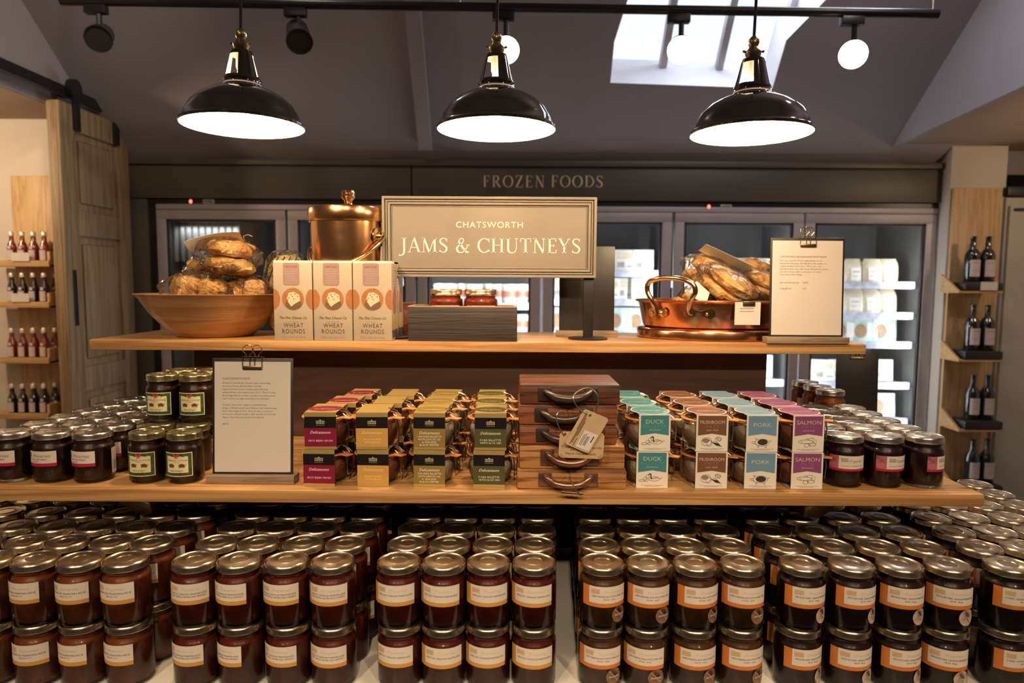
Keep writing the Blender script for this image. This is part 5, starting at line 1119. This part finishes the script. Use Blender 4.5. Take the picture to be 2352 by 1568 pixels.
# copper pan + lid under it
pc = Vector((P(1655, 760, 1.565).x, 1.587, ZT_+.0003)); RB = .187
pl = thing('copper_tray', 'low round copper tray standing under the copper pan', 'tray', pc)
q = MB(); q.lathe([(0, .0), (RB*.985, 0), (RB, .002), (RB, .0185), (RB*.985, .0225), (RB*.96, .024), (RB*.90, .0245), (0, .0245)], 80); obj('disc', q, 'copperpink', pl); pl.scale = (1, .72, 1)
pn = thing('copper_pan', 'polished copper preserving pan with loop handle holding bagged biscuits', 'pan', pc+Vector((0, 0, .0248)))
hp = P(1600, 694, 1.43).z-ZT_-.0251
q = MB(); q.lathe([(0, 0), (RB*.90, 0), (RB*.925, .003), (RB*.945, hp*.3), (RB*.968, hp*.65), (RB*.988, hp-.004), (RB*1.015, hp-.002), (RB*1.03, hp), (RB*1.015, hp+.003), (RB*.985, hp+.002), (RB*.96, hp-.006), (RB*.89, .008), (0, .004)], 84); obj('body', q, 'copperpink', pn)
def onpan(a, z, r=1.0): return Vector((-RB*r*math.sin(R(a)), -RB*r*math.cos(R(a)), z))
q = MB(); pts = [onpan(56, hp-.030, 1.01), onpan(57, hp-.016, 1.03), onpan(58, hp+.002, 1.08), onpan(61, hp+.022, 1.10), onpan(60, hp+.040, 1.10), onpan(53, hp+.049, 1.09), onpan(44, hp+.051, 1.08), onpan(35, hp+.048, 1.09), onpan(28, hp+.038, 1.10), onpan(26, hp+.022, 1.10), onpan(29, hp+.003, 1.08), onpan(31, hp-.014, 1.03), onpan(30, hp-.026, 1.01)]
sp = []
for i in range(len(pts)-1):
    for k in range(4):
        p0, p1, p2, p3 = pts[max(i-1, 0)], pts[i], pts[i+1], pts[min(i+2, len(pts)-1)]; u = k/4
        sp.append(.5*((2*p1)+(-p0+p2)*u+(2*p0-5*p1+4*p2-p3)*u*u+(-p0+3*p1-3*p2+p3)*u**3))
q.tube(sp+[pts[-1]], .0058, 12); hd = obj('loop_handle', q, 'copperbrass', pn)
for (a0, a1) in ((48, 66), (14, 35)):
    q = MB(); vs = []; n = 14; top = []; bot = []
    for i in range(n+1):
        a = a0+(a1-a0)*i/n; hgt = .0085+.0045*math.cos(2*PI*i/n)*1.0; hgt *= min(1, 4*min(i/n, 1-i/n)+.35); zc_ = hp-.026; r_ = 1.0
        top.append(onpan(a, zc_+hgt, .995)); bot.append(onpan(a, zc_-hgt, .985))
    for i in range(n+1): vs += [top[i], bot[i], top[i]*1.0+onpan(a0+(a1-a0)*i/n, 0, .022), bot[i]+onpan(a0+(a1-a0)*i/n, 0, .022)]
    vs = [tuple(v) for v in vs]; fs = []
    for i in range(n): b_ = 4*i; fs += [(b_+2, b_+6, b_+7, b_+3), (b_, b_+4, b_+6, b_+2), (b_+1, b_+3, b_+7, b_+5)]
    q.add(vs, fs); 
    for a in (a0+(a1-a0)*.25, a0+(a1-a0)*.75): c_ = onpan(a, hp-.026, 1.02); q.M = Matrix.Translation(c_) @ onpan(a, 0, 1).to_track_quat('Z', 'Y').to_matrix().to_4x4(); q.lathe([(.0042, 0), (.003, .002), (0, .003)], 10); q.M = Matrix.Identity(4)
    obj('handle_plate', q, 'copperbrass', hd)
pn.scale = (1, .72, 1); GP = 'bagged biscuits in the copper pan'; zz = pc.z+.0305+hp-.03
def pb(label, px, py, Y, rot, n, r, h, sd, paper=None, side=False):
    c = P(px, py, Y); bake_bag(label, c-Vector((0, 0, h*.5)), tuple(R(x) for x in rot), n, r, h, sd, GP, paper, side)
pb('bag of rolled biscuits at the left of the copper pan', 1560, 680, 1.55, (0, 55, 10), 3, .034, .09, 11.0)
pb('topmost bag of biscuits with a tilted white card on the copper pan', 1610, 628, 1.61, (5, 26, 0), 2, .052, .070, 12.3, (.12, .055, (.075, -.01, .085), .0, Matrix.Rotation(R(-26), 4, 'X')))
pb('large bag of biscuits leaning at the front of the copper pan', 1660, 655, 1.53, (18, 30, -6), 2, .062, .060, 13.9)
pb('bag of biscuits at the right of the copper pan, by the clipboard', 1745, 662, 1.56, (8, 24, 10), 2, .050, .062, 15.1)
pb('small bag of biscuits at the back right of the copper pan', 1728, 628, 1.66, (0, 15, 0), 2, .042, .060, 16.4)
q = MB(); f = Flat(); q.add([tuple(P(x, y, Y)) for x, y, Y in ((1578, 676, 1.475), (1600, 645, 1.50), (1630, 672, 1.48), (1622, 698, 1.46))], [(0, 1, 2, 3)]); q.add([tuple(P(x, y, Y)+Vector((0, .0008, 0))) for x, y, Y in ((1578, 676, 1.475), (1600, 645, 1.50), (1630, 672, 1.48), (1622, 698, 1.46))], [(3, 2, 1, 0)])
tag(obj('product_card', q, 'tagw', None, False), 'small cream card tucked among the bags in the copper pan', 'card')
# card clipped on the pan
pcx = P(1718, 722, 1.440); pcd = thing('price_card', 'white price card clipped to the front rim of the copper pan', 'card', pcx)
q = MB(); q.box(-.028, .026, -.0005, .0005, -.022, .026); q.M = Matrix.Shear('XZ', 4, (0.0, 0)) if False else Matrix.Identity(4)
f = Flat(); f.rect(-.018, .012, .012, .0135, 1, 1); f.rect(-.018, .006, .012, .0072, 1, 1); f.plane(q, -.0006); obj('card', q, ['paper', 'grey'], pcd, False)
q = MB(); q.box(-.012, .014, -.003, .003, .018, .028, 0, .001); obj('clip', q, 'clip', pcd)
